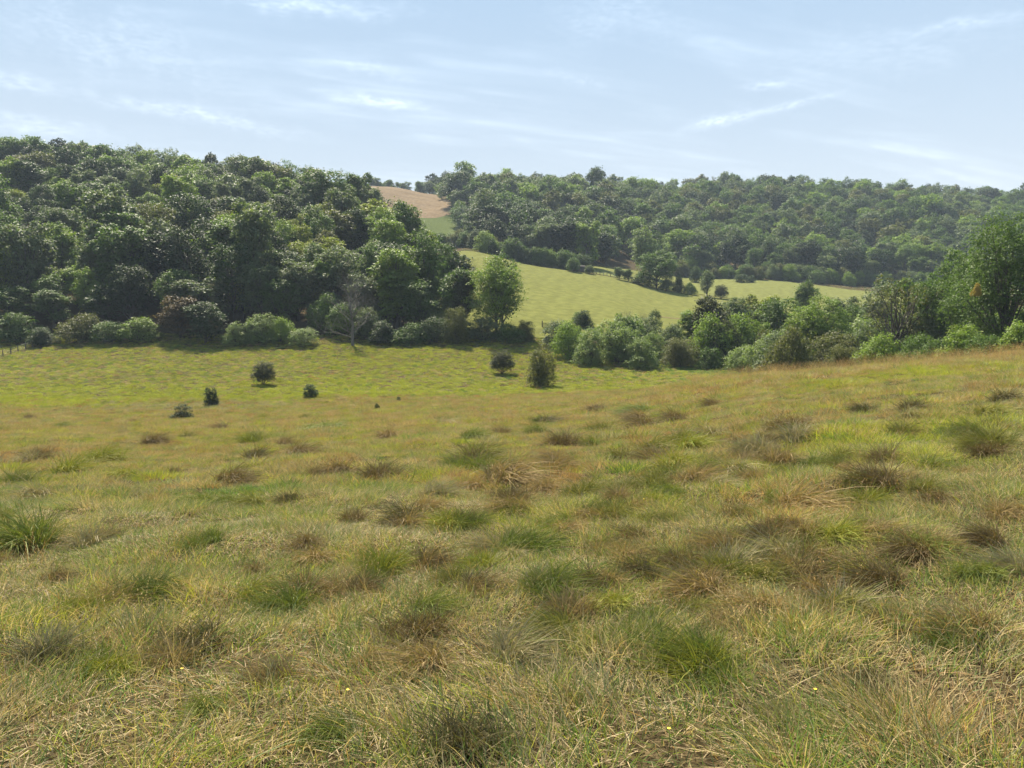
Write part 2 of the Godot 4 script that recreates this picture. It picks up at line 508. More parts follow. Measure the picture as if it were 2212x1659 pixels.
# p: H, W, base (share of the height left bare), lumps, lr (lump radius range as share of W), leaf, leaves, spray (how feathery), stems
func make_tree(called: String, sd: int, p: Dictionary) -> void:
	var r := RandomNumberGenerator.new()
	r.seed = sd
	var wob := FastNoiseLite.new()
	wob.seed = sd
	wob.frequency = 1.0
	var H: float = p.H
	var W: float = p.W
	var base: float = float(p.base) * H
	var mid := Vector3(0, lerpf(base, H, p.get("belly", 0.46)), 0)
	var up := H - mid.y
	var down := mid.y - base
	var lumps := []
	var tries := 0
	var ring: int = p.get("ring", 0)
	for i in ring:
		var lr: float = W * r.randf_range(p.lr[0], p.lr[1])
		var a := TAU * (i + r.randf_range(-0.3, 0.3)) / ring
		var out := (W * 0.5 - lr * 0.9) * r.randf_range(0.82, 1.0)
		lumps.append([Vector3(cos(a) * out, base + lr * r.randf_range(0.55, 0.9), sin(a) * out), lr, r.randf_range(0.86, 1.16)])
	while lumps.size() < p.lumps and tries < 3000:
		tries += 1
		var dir := rnd_dir(r)
		var lr: float = W * r.randf_range(p.lr[0], p.lr[1])
		var reach := r.randf_range(0.55, 1.0) if lumps.size() > 3 + ring else r.randf_range(0.0, 0.4)
		var env := Vector3(W * 0.5 - lr * 0.85, (up if dir.y > 0.0 else down) - lr * 0.8, W * 0.5 - lr * 0.85)
		if dir.y < 0.0:
			var fl := Vector2(dir.x, dir.z).length()
			var wide := lerpf(1.0, 0.92 / maxf(fl, 0.3), p.get("skirt", 0.6))
			dir.x *= wide
			dir.z *= wide
		var c := mid + dir * env * reach
		if c.y < lr * 0.35:
			c.y = lr * 0.35
		var ok := true
		for q in lumps:
			if c.distance_to(q[0]) < (lr + q[1]) * p.get("apart", 0.42):
				ok = false
				break
		if ok:
			lumps.append([c, lr, r.randf_range(0.86, 1.16)])
	# wood
	var tb := Builder.new()
	var stems: int = p.get("stems", 1)
	var tr: float = H * 0.022
	var feet := []
	for s in stems:
		var a := TAU * s / stems + r.randf()
		var spread: float = 0.0 if stems == 1 else W * 0.10
		var foot := Vector3(cos(a), 0, sin(a)) * spread * 0.3
		var top := mid + Vector3(cos(a), 0.1, sin(a)) * spread * 1.6 + Vector3(r.randf_range(-0.3, 0.3), up * 0.35, r.randf_range(-0.3, 0.3))
		var path := bezier(foot - Vector3(0, 0.3, 0), foot.lerp(top, 0.5) + Vector3(r.randf_range(-0.3, 0.3), 0, r.randf_range(-0.3, 0.3)) * (H * 0.05), top, 7)
		tb.tube(path, taper(tr * (1.0 if stems == 1 else 0.65), tr * 0.25, 7), 7, Color.WHITE)
		feet.append(path)
	for q in lumps:
		var path: Array = feet[r.randi() % stems]
		var st: Vector3 = path[clampi(int(7.0 * (q[0].y / H) * 0.75), 1, 6)]
		var en: Vector3 = q[0]
		var bend := st.lerp(en, 0.55) + Vector3(0, -0.06 * st.distance_to(en), 0)
		var limb := bezier(st, bend, en, 4)
		tb.tube(limb, taper(tr * 0.42, tr * 0.1, 4), 5, Color.WHITE)
		for w in 3:
			var e2: Vector3 = en + rnd_dir(r) * q[1] * 0.85
			tb.tube(bezier(limb[3], limb[3].lerp(e2, 0.5) + Vector3(0, 0.1, 0), e2, 3), taper(tr * 0.14, tr * 0.04, 3), 3, Color.WHITE)
	# leaves
	var b := Builder.new()
	var total := 0.0
	for q in lumps:
		total += q[1] * q[1]
	var ls: float = p.leaf
	var spray: float = p.get("spray", 0.5)
	var droop: float = p.get("droop", 0.2)
	for q in lumps:
		var c: Vector3 = q[0]
		var lr: float = q[1]
		var per := 20
		var cr: float = p.get("cluster", 0.085) * W
		var cnt := int(p.leaves * lr * lr / total / per)
		for g in cnt:
			var dir := rnd_dir(r)
			if dir.y < -0.3 and r.randf() < 0.5:
				dir.y = -dir.y
			var lump := 1.0 + 0.38 * wob.get_noise_3dv(dir * 2.3 + c * 3.0)
			var dep := r.randf()
			var hub := c + dir * lr * lump * (1.0 - 0.5 * dep * dep)
			var buried := false
			for o in lumps:
				if o[0] != c and hub.distance_squared_to(o[0]) < o[1] * o[1] * 0.40:
					buried = true
					break
			if buried:
				continue
			# a leafy bough end: a flattened tuft with its leaves turned up to the light
			var rad := cr * r.randf_range(0.55, 1.25)
			var reach := (dir + Vector3(0, 0.2 - droop, 0)).normalized()
			var tone: float = q[2] * r.randf_range(0.82, 1.2)
			var warm := r.randf_range(-0.10, 0.14)
			for t in per:
				var o := rnd_dir(r)
				if o.y < -0.15 and r.randf() < 0.6:
					o.y = -o.y
				var far := 1.0 + (r.randf() * r.randf() * 1.5 if r.randf() < spray else 0.0)
				var at := hub + Vector3(o.x, o.y * 0.55, o.z) * rad * r.randf_range(0.55, 1.0) + reach * (far - 1.0) * rad - Vector3(0, droop * rad * (far - 0.8), 0)
				if at.y < 0.03:
					continue
				var f := tone * r.randf_range(0.85, 1.18)
				var s := ls * r.randf_range(0.6, 1.2)
				var nor := (o * 0.5 + Vector3(0, 0.75, 0) + rnd_dir(r) * 0.6).normalized()
				var along := o * 0.6 + reach * 0.5 + rnd_dir(r) * 0.5 - Vector3(0, droop + 0.15, 0)
				along = (along - nor * along.dot(nor)).normalized() * s
				var side := nor.cross(along).normalized() * s * 0.36
				b.leaf(at, along, side, (nor + dir * 0.15).normalized(), Color(f * (1.0 + warm), f, f * (1.0 - warm * 0.6)))
	var hi := 0.0
	var wid := 0.0
	for q in b.v:
		hi = maxf(hi, q.y)
		wid = maxf(wid, maxf(absf(q.x), absf(q.z)))
	kinds[called] = [tb.mesh(), b.mesh(), hi * 0.98, wid * 1.85, b]

func make_conifer(called: String, sd: int) -> void:
	var r := RandomNumberGenerator.new()
	r.seed = sd
	var tb := Builder.new()
	var b := Builder.new()
	var H := 17.0
	tb.tube([Vector3(0, -0.3, 0), Vector3(0, 8, 0), Vector3(0, H, 0)], [0.25, 0.15, 0.02], 6, Color.WHITE)
	for i in 150:
		var y := lerpf(0.8, H - 0.3, pow(i / 150.0, 1.1))
		var reach := 3.1 * pow(1.0 - y / H, 0.85) * r.randf_range(0.7, 1.1) + 0.15
		var a := r.randf() * TAU
		var dir := Vector3(cos(a), -0.22, sin(a))
		var st := Vector3(0, y, 0)
		tb.tube([st, st + dir * reach], [0.04, 0.01], 3, Color.WHITE)
		for t in int(14 + reach * 16):
			var f := r.randf()
			var at := st + dir * reach * f + Vector3(r.randf_range(-1, 1), r.randf_range(-0.35, 0.15), r.randf_range(-1, 1)) * 0.32
			var nor := (Vector3(0, 1, 0) + rnd_dir(r) * 0.9).normalized()
			var along := dir + rnd_dir(r) * 0.7
			along = (along - nor * along.dot(nor)).normalized() * r.randf_range(0.25, 0.5)
			var tone := r.randf_range(0.75, 1.2)
			b.leaf(at, along, nor.cross(along).normalized() * 0.10, nor, Color(tone, tone, tone))
	kinds[called] = [tb.mesh(), b.mesh(), H, 6.4, b]

func make_bare(called: String, sd: int, H: float, W: float, depth: int, stems: int) -> void:
	var r := RandomNumberGenerator.new()
	r.seed = sd
	var b := Builder.new()
	for s in stems:
		var a := TAU * s / stems + r.randf()
		var lean := Vector3(cos(a), 0, sin(a)) * (0.0 if stems == 1 else 0.4)
		grow(b, r, Vector3(0, -0.2, 0) + lean * 0.15, (Vector3.UP + lean).normalized(), H * (0.34 if depth > 3 else 0.45), H * 0.022, depth, W / H)
	var hi := 0.0
	for q in b.v:
		hi = maxf(hi, q.y)
	kinds[called] = [b.mesh(), null, hi, W, b]

func make_leader(called: String, sd: int) -> void:
	var r := RandomNumberGenerator.new()
	r.seed = sd
	var b := Builder.new()
	var ps := []
	var rs := []
	for i in 9:
		ps.append(Vector3(r.randf_range(-0.12, 0.12), -0.3 + i * 1.35, r.randf_range(-0.12, 0.12)))
		rs.append(lerpf(0.24, 0.03, i / 8.0))
	b.tube(ps, rs, 7, Color.WHITE)
	for i in 26:
		var f := r.randf_range(0.16, 0.97)
		var at: Vector3 = ps[int(f * 7.9)].lerp(ps[int(f * 7.9) + 1], fmod(f * 7.9, 1.0))
		var a := r.randf() * TAU
		var dir := Vector3(cos(a), lerpf(0.15, 1.9, f) + r.randf_range(-0.1, 0.4), sin(a)).normalized()
		grow(b, r, at, dir, lerpf(3.4, 1.5, f) * r.randf_range(0.7, 1.2), lerpf(0.09, 0.035, f), 3, 0.6)
	var hi := 0.0
	for q in b.v:
		hi = maxf(hi, q.y)
	kinds[called] = [b.mesh(), null, hi, 9.0, b]

func grow(b: Builder, r: RandomNumberGenerator, at: Vector3, dir: Vector3, length: float, rad: float, depth: int, wide: float) -> void:
	var ps := [at]
	var rs := [rad]
	var d := dir
	for i in 4:
		d = (d + rnd_dir(r) * 0.16 + Vector3(0, 0.04, 0)).normalized()
		ps.append(ps[-1] + d * length * 0.25)
		rs.append(lerpf(rad, rad * 0.62, (i + 1) / 4.0))
	b.tube(ps, rs, 6 if depth > 2 else 4, Color(1, 1, 1) * r.randf_range(0.85, 1.1))
	if depth == 0:
		return
	for s in 3 + (1 if depth > 2 else 0):
		var f := 4 if s < 2 else r.randi_range(1, 3)
		var out := rnd_dir(r)
		out.y = absf(out.y) * 0.3
		var nd := (d * 0.75 + out * (0.55 + 0.45 * wide)).normalized()
		grow(b, r, ps[f], nd, length * r.randf_range(0.6, 0.86), rs[f] * r.randf_range(0.5, 0.68), depth - 1, wide)

func make_kinds() -> void:
	for i in 4:
		make_tree("broad%d" % i, 100 + i, {"H": 13.0, "W": [9.0, 8.0, 9.5, 7.5][i], "base": 0.12, "lumps": [17, 14, 20, 15][i], "lr": [0.15, 0.25], "leaf": 0.40, "leaves": 12000, "spray": 0.45})
	for i in 3:
		make_tree("airy%d" % i, 130 + i, {"H": 14.0, "W": [8.0, 7.0, 9.0][i], "base": 0.10, "lumps": [26, 22, 30][i], "lr": [0.10, 0.18], "leaf": 0.42, "cluster": 0.075, "leaves": 11000, "spray": 0.85, "droop": 0.35, "apart": 0.5})
	for i in 4:
		make_tree("shrub%d" % i, 160 + i, {"H": 5.0, "W": [5.5, 6.5, 5.0, 7.0][i], "base": 0.0, "belly": 0.36, "lumps": [17, 20, 15, 22][i], "ring": [6, 7, 6, 8][i], "lr": [0.15, 0.24], "leaf": 0.24, "leaves": 11000, "spray": 0.6, "stems": 3})
	for i in 2:
		make_tree("willow%d" % i, 190 + i, {"H": 7.0, "W": 7.5, "base": 0.0, "belly": 0.36, "lumps": 27, "ring": 7, "lr": [0.11, 0.19], "leaf": 0.25, "cluster": 0.07, "leaves": 15000, "spray": 0.8, "stems": 4})
	for i in 2:
		make_tree("thorn%d" % i, 210 + i, {"H": 4.0, "W": 4.2, "base": [0.22, 0.02][i], "belly": [0.42, 0.4][i], "lumps": [21, 24][i], "ring": 7, "lr": [0.14, 0.21], "leaf": 0.12, "cluster": 0.08, "leaves": 27000, "spray": 0.75, "droop": [0.2, 0.75][i], "stems": [2, 5][i]})
	make_tree("spiky", 220, {"H": 2.6, "W": 3.6, "base": 0.0, "belly": 0.3, "lumps": 22, "ring": 8, "lr": [0.11, 0.17], "leaf": 0.11, "cluster": 0.07, "leaves": 11000, "spray": 0.95, "droop": -0.25, "stems": 5})
	make_tree("oak", 230, {"H": 14.0, "W": 15.0, "base": 0.16, "belly": 0.45, "lumps": 34, "lr": [0.10, 0.16], "leaf": 0.5, "cluster": 0.06, "leaves": 14000, "spray": 0.4})
	make_tree("big", 240, {"H": 19.0, "W": 15.0, "base": 0.02, "belly": 0.42, "lumps": 46, "lr": [0.085, 0.15], "leaf": 0.28, "cluster": 0.05, "leaves": 40000, "spray": 0.7})
	make_tree("rounded", 250, {"H": 12.0, "W": 11.0, "base": 0.10, "belly": 0.5, "lumps": 30, "lr": [0.10, 0.17], "leaf": 0.28, "cluster": 0.055, "leaves": 20000, "spray": 0.6, "apart": 0.5})
	make_tree("sparse", 260, {"H": 10.0, "W": 9.0, "base": 0.25, "belly": 0.5, "lumps": 30, "lr": [0.07, 0.12], "leaf": 0.20, "cluster": 0.05, "leaves": 3600, "spray": 0.9, "stems": 3})
	for i in 4:
		make_tree("far%d" % i, 280 + i, {"H": 15.0, "W": [12.0, 10.5, 13.0, 9.5][i], "base": 0.05, "lumps": [19, 16, 23, 18][i], "lr": [0.13, 0.22], "leaf": 0.66, "leaves": 5200, "spray": 0.35})
	make_conifer("conifer", 300)
	make_leader("dead", 310)
	make_bare("deadshrub", 320, 5.0, 5.0, 4, 3)
	make_bare("snag", 330, 8.0, 5.0, 4, 1)

# a tree or bush: its top and width come from the picture, its foot from the terrain
func plant(called: String, kind: String, tone: String, at: Vector3, h: float, w: float, turn: float, label: String, category: String, group := "") -> Node3D:
	var k: Array = kinds[kind]
	var o := Node3D.new()
	o.name = numbered(called)
	add_child(o)
	o.position = at
	o.rotation.y = turn
	o.scale = Vector3(w / k[3], h / k[2], w / k[3])
	part("trunk", k[0], bark_pale if k[1] == null else bark, o)
	if k[1] != null:
		part("crown", k[1], leaf_mat(tone), o)
	tag(o, label, category, group)
	return o

func plant_px(called: String, kind: String, tone: String, px: float, top: float, wpx: float, d: float, label: String, category: String, group := "", turn := -1.0) -> Node3D:
	var t := pixel_at(px, top, d)
	var y := height(t.x, d)
	return plant(called, kind, tone, Vector3(t.x, y - 0.08, -d), maxf(t.y - y, 0.5), wpx * d / F, (px * 1.7 + d) if turn < 0.0 else turn, label, category, group)

func build_meadow_bushes() -> void:
	for q in [
		["hawthorn_bush", "thorn0", "haw", 570, 833, 58, 62, "round dark hawthorn on short bare stems beside bright yellow grass"],
		["small_bush", "shrub2", "dark", 457, 877, 43, 36, "narrow dark green bush standing upright on pale meadow grass"],
		["spiky_bush", "spiky", "dark", 393, 908, 42, 62, "low spiky dark bush with grass growing up round its foot"],
		["small_bush", "shrub0", "deep", 671, 860, 32, 40, "compact bluish green bush in the bright yellow grass strip"],
		["hawthorn_bush", "thorn0", "haw", 1085, 809, 58, 68, "open hawthorn with a forked trunk beside the drooping bush"],
		["drooping_bush", "thorn1", "olive", 1168, 838, 88, 76, "tall brownish bush with drooping twigs reaching to the ground"],
		["seedling_shrub", "shrub1", "olive", 815, 886, 18, 16, "tiny sprig of shrub at the edge of the russet grass"],
		["seedling_shrub", "shrub3", "dark", 861, 868, 12, 12, "tiny dark shrub alone in the yellow grass strip"],
	]:
		var g := on_ground(q[3], q[4])
		var d := -g.z
		plant(q[0], q[1], q[2], g - Vector3(0, 0.05, 0), q[5] * d / F, q[6] * d / F, q[3] * 0.7, q[7], "bush")

func build_edge_trees() -> void:
	var A := "trees and shrubs on the edge of the left wood"
	for q in [
		# called, kind, tone, column, top, width, distance, label
		["edge_shrub", "shrub0", "mid", 35, 672, 110, 146, "wide mid green shrub at the end of the wood above the russet bank"],
		["edge_shrub", "shrub2", "deep", 92, 705, 75, 143, "low dark shrub beside the russet bank at the wood foot"],
		["edge_shrub", "shrub1", "olive", 175, 668, 120, 145, "olive shrub with orange tinted tips along the wood foot"],
		["edge_shrub", "shrub3", "mid", 235, 690, 90, 144, "plain green shrub between the olive shrub and the russet topped tree"],
		["edge_shrub", "shrub0", "light", 300, 682, 100, 145, "fresh green shrub touching the russet topped tree"],
		["russet_tree", "broad2", "russet", 385, 636, 110, 146, "dark tree with russet brown leaves on its crown at the wood edge"],
		["field_maple", "broad0", "deep", 440, 650, 105, 143.5, "very dark dense tree in front of the grey green crown"],
		["grey_tree", "airy0", "grey", 428, 598, 120, 152, "grey green tree rising behind the russet topped tree"],
		["edge_shrub", "willow0", "willow", 510, 690, 75, 142.5, "small bright yellow green bush at the left end of the pale bush clump"],
		["edge_shrub", "willow1", "willow", 560, 674, 85, 144, "tallest pale yellow green bush of the clump at the wood foot"],
		["edge_shrub", "shrub1", "light", 603, 676, 80, 145, "rounded light green bush in the middle of the pale bush clump"],
		["edge_shrub", "shrub3", "willow", 652, 705, 80, 143, "low pale bush beside the bare dead tree"],
		["bright_tree", "broad1", "light", 172, 560, 115, 168, "bright green rounded tree standing out of the dark wood"],
		["wood_tree", "broad3", "deep", 305, 598, 120, 166, "dark rounded tree above the orange tipped shrubs"],
		["pointed_tree", "airy1", "yellow", 520, 590, 66, 160, "small yellow green pointed tree in front of the shadowed wood"],
		["wood_tree", "broad0", "dark", 60, 610, 120, 160, "dark green tree above the wide mid green shrub"],
		["wood_tree", "airy2", "grey", 725, 528, 130, 163, "large silvery ash like tree behind the bare dead tree"],
		["wood_tree", "airy0", "grey", 640, 560, 100, 160, "silvery tree left of the dead tree with dark gaps in its crown"],
		["wood_tree", "airy1", "light", 855, 570, 140, 158, "pale green feathery tree right of the dead tree"],
		["wood_tree", "airy2", "mid", 905, 600, 120, 154, "mid green feathery tree in front of the pale feathery one"],
		["wood_tree", "broad3", "mid", 15, 618, 110, 153, "mid green tree behind the wide shrub above the russet bank"],
		["wood_tree", "broad1", "mid", 112, 622, 105, 154, "mid green tree behind the low dark shrub"],
		["wood_tree", "broad0", "deep", 232, 612, 115, 155, "deep green tree behind the olive shrub with orange tips"],
		["wood_tree", "broad2", "mid", 600, 600, 110, 156, "mid green tree rising behind the pale bush clump"],
		["edge_shrub", "shrub1", "mid", 702, 622, 95, 154, "tall green shrub filling the gap left of the dead tree"],
		["edge_shrub", "shrub3", "mid", 745, 648, 95, 150, "green shrub directly behind the dead tree"],
		["wood_tree", "broad1", "grey", 778, 585, 100, 157, "greyish rounded tree behind the dead tree branches"],
		["edge_shrub", "shrub0", "grey", 790, 660, 80, 148, "greyish shrub close to the trunk of the dead tree"],
		["edge_shrub", "shrub2", "deep", 830, 690, 90, 145, "dark shrub at the wood foot right of the dead tree"],
		["edge_shrub", "shrub1", "mid", 885, 690, 100, 144, "green shrub below the feathery trees at the meadow edge"],
		["edge_shrub", "shrub3", "deep", 940, 680, 90, 145, "dark green shrub beside the brownish rounded bush"],
		["brown_bush", "thorn1", "olive", 987, 660, 66, 144, "brownish rounded bush below the ivy covered stems"],
		["ivy_tree", "airy1", "haw", 998, 590, 56, 152, "upright ivy covered stems left of the bright spreading tree"],
		["spreading_tree", "rounded", "light", 1072, 545, 150, 151, "bright green spreading tree at the right end of the wood against golden pasture"],
		["edge_shrub", "shrub0", "grey", 1045, 680, 100, 147, "greyish bush under the bright spreading tree"],
		["edge_shrub", "shrub1", "mid", 1100, 690, 90, 146, "green bush at the corner of the meadow under the spreading tree"],
		["edge_shrub", "thorn1", "olive", 1135, 690, 50, 147, "thin brown bush at the very corner of the wood"],
		["wood_tree", "broad1", "mid", 870, 424, 90, 214, "mid green tree topping the wood below the brown field"],
		["wood_tree", "airy0", "yellow", 800, 432, 110, 222, "yellowish feathery tree at the skyline end of the wood"],
		["wood_tree", "broad2", "mid", 700, 366, 130, 255, "big rounded tree on the wood ridge before the brown field"],
		["wood_tree", "broad0", "olive", 720, 450, 120, 205, "olive tinted tree below the big rounded ridge tree"],
		["wood_tree", "broad3", "light", 850, 470, 110, 188, "light green tree in front of the green strip"],
		["wood_tree", "airy2", "mid", 945, 515, 90, 176, "green tree at the wood end under the green strip"],
		["wood_tree", "broad1", "light", 560, 462, 90, 200, "bright crown standing out halfway up the dark wood"],
		["wood_tree", "broad3", "yellow", 640, 482, 80, 190, "yellow green crown halfway up the wood beside the bright one"],
	]:
		plant_px(q[0], q[1], q[2], q[3], q[4], q[5], q[6], q[7], "tree" if q[0].ends_with("tree") or q[0].ends_with("maple") else "shrub", A)
	plant_px("dead_tree", "dead", "", 757, 572, 140, 142.5, "bare grey dead tree with spreading branches at the wood foot", "tree")
	plant_px("dead_snag", "snag", "", 1003, 545, 60, 160, "thin bare branches poking out above the end of the wood", "tree")

func build_hedge_trees() -> void:
	var A := "bushes and trees along the valley hedge"
	for q in [
		["hedge_bush", "shrub0", "grey", 1205, 688, 90, 143, "dark greyish bush at the left end of the valley hedge"],
		["hedge_bush", "shrub2", "deep", 1263, 668, 50, 162, "small pointed dark bush against the golden pasture"],
		["willow_bush", "willow0", "willow", 1275, 700, 95, 128, "left lobe of the large pale willow clump in the meadow corner"],
		["willow_bush", "willow1", "willow", 1335, 688, 105, 130, "tall yellow green middle of the large pale willow clump"],
		["willow_bush", "willow0", "willow", 1390, 722, 95, 124, "right lobe of the pale willow clump overhanging the meadow"],
		["hedge_bush", "willow1", "grey", 1385, 680, 110, 142, "grey green bush behind the pale willow clump"],
		["hedge_bush", "shrub3", "deep", 1415, 664, 40, 160, "small dark bush beside the two bare dead shrubs"],
		["brown_bush", "thorn1", "olive", 1468, 728, 95, 127, "brownish bush right of the pale willow clump"],
		["hedge_bush", "shrub1", "grey", 1450, 690, 90, 145, "greyish shrub above the brownish bush"],
		["tall_thorn", "broad3", "haw", 1540, 636, 95, 138, "tall dark thorn tree with ragged outline above the hedge"],
		["hedge_bush", "shrub2", "mid", 1532, 748, 62, 124, "small green bush at the foot of the tall dark thorn"],
		["hedge_bush", "thorn1", "haw", 1560, 690, 90, 132, "reddish dark bush below the tall thorn tree"],
		["hedge_bush", "shrub1", "willow", 1612, 737, 105, 122, "pale spreading bush over the green corner of the meadow"],
		["hedge_bush", "shrub3", "grey", 1665, 728, 80, 121, "greyish bush between two greener bushes of the hedge"],
		["hedge_bush", "shrub0", "mid", 1705, 738, 90, 112, "leafy green bush whose foot hides behind the russet crest"],
		["airy_tree", "airy1", "yellow", 1650, 636, 90, 150, "airy yellow green young tree in the valley hedge"],
		["airy_tree", "airy0", "olive", 1600, 648, 80, 152, "thin olive young tree beside the tall dark thorn"],
		["hedge_bush", "shrub2", "light", 1640, 690, 70, 135, "light green bush under the airy yellow green tree"],
		["round_tree", "rounded", "light", 1768, 630, 150, 122, "bright green rounded tree with dark limbs showing through"],
		["field_tree", "broad1", "mid", 1748, 600, 60, 200, "small rounded tree behind the bright rounded tree"],
		["grey_bush", "sparse", "grey", 1868, 636, 100, 138, "thin dark grey bush behind the bright leafy bushes"],
		["brown_bush", "thorn1", "olive", 1822, 742, 95, 84, "brownish bush at the russet crest left of the bright bush"],
		["hedge_bush", "shrub1", "light", 1905, 705, 140, 88, "bright green leafy bush on the russet crest"],
		["thin_tree", "sparse", "olive", 1948, 590, 150, 104, "half bare tree with fine upright branches above bright bushes"],
		["hedge_tree", "airy2", "grey", 1905, 600, 110, 132, "pale grey green tree behind the half bare tree"],
		["hedge_tree", "rounded", "mid", 2045, 560, 160, 104, "broad green tree left of the very tall dark tree"],
		["hedge_bush", "shrub3", "mid", 1990, 712, 110, 84, "shaded bush under the half bare tree"],
		["tall_tree", "big", "mid", 2190, 452, 260, 82, "very tall dark broad tree towering over the crest"],
		["tall_tree", "rounded", "mid", 2105, 545, 130, 92, "mid green tree leaning out from the very tall dark tree"],
		["hedge_bush", "shrub0", "light", 2080, 696, 130, 78, "bright green bush under the very tall dark tree"],
		["hedge_bush", "shrub1", "mid", 2020, 720, 110, 80, "green bush between the shaded bush and the bright bush"],
		["hedge_bush", "shrub2", "light", 2195, 690, 120, 70, "bright green bush where the crest meets the very tall tree"],
		["hedge_bush", "shrub3", "mid", 2140, 715, 120, 72, "shaded bush tucked under the foot of the very tall tree"],
		["hedge_tree", "broad0", "grey", 1588, 640, 95, 146, "grey green rounded tree between the tall thorn and the airy young tree"],
		["hedge_tree", "broad2", "mid", 1690, 640, 110, 142, "leafy green tree left of the bright rounded tree"],
		["hedge_tree", "rounded", "mid", 1838, 655, 110, 128, "mid green rounded tree right of the bright rounded tree"],
		["hedge_tree", "broad3", "light", 1500, 668, 80, 150, "light green tree at the open end of the hedge belt"],
		["hedge_tree", "airy0", "mid", 1990, 590, 120, 122, "mid green feathery tree between the half bare tree and the broad green one"],
		["hedge_tree", "broad2", "mid", 2075, 530, 120, 112, "green tree top showing behind the broad tree and the tall dark tree"],
		["hedge_tree", "airy1", "grey", 1825, 640, 90, 150, "greyish tree between the bright rounded tree and the thin dark grey bush"],
	]:
		var o := plant_px(q[0], q[1], q[2], q[3], q[4], q[5], q[6], q[7], "tree" if q[0].ends_with("tree") or q[0].ends_with("thorn") else "bush", A)
		if q[1] == "big":                # a branch that has turned early
			var sp := part("yellow_branch", kinds["shrub2"][1], leaf_mat("gold"), o)
			var p := pixel_at(2108, 640, 78.0)
			sp.transform = o.transform.affine_inverse() * Transform3D(Basis().scaled(Vector3(0.20, 0.30, 0.20)), p)
			sp.set_meta("label", "branch of golden yellow leaves")
	plant_px("dead_shrub", "deadshrub", "", 1356, 650, 42, 158, "bare dead shrub with upright branches above the hedge", "shrub")
	plant_px("dead_shrub", "deadshrub", "", 1394, 657, 40, 157, "lower bare dead shrub beside the small dark bush", "shrub", "", 2.0)
	# fill of the hedge belt
	var r := RandomNumberGenerator.new()
	r.seed = 77
	for i in 84:
		var px := r.randf_range(1225, 2330)
		var d := r.randf_range(132, 168) if px < 1650 else r.randf_range(100, 168)
		var top := 700.0 + r.randf_range(-15, 40) if px < 1500 else (680.0 + r.randf_range(-20, 40) if px < 1900 else 640.0 + r.randf_range(-40, 50))
		var t := pixel_at(px, top, d)
		var hgt := clampf((t.y - height(t.x, d)) * 1.12, 2.6, 10.0)
		var s: String = ["shrub0", "shrub1", "shrub2", "shrub3", "willow0"][r.randi() % 5]
		var tone: String = ["mid", "grey", "light", "light", "willow", "olive"][r.randi() % 6]
		plant("hedge_shrub", s, tone, Vector3(t.x, height(t.x, d) - 0.08, -d), hgt, hgt * r.randf_range(0.9, 1.3), r.randf() * TAU, {"mid": "mid green", "grey": "grey green", "deep": "dark green", "light": "light green", "willow": "pale", "olive": "olive"}[tone] + " shrub packed into the thick belt of the valley hedge", "shrub", "shrubs filling the valley hedge")

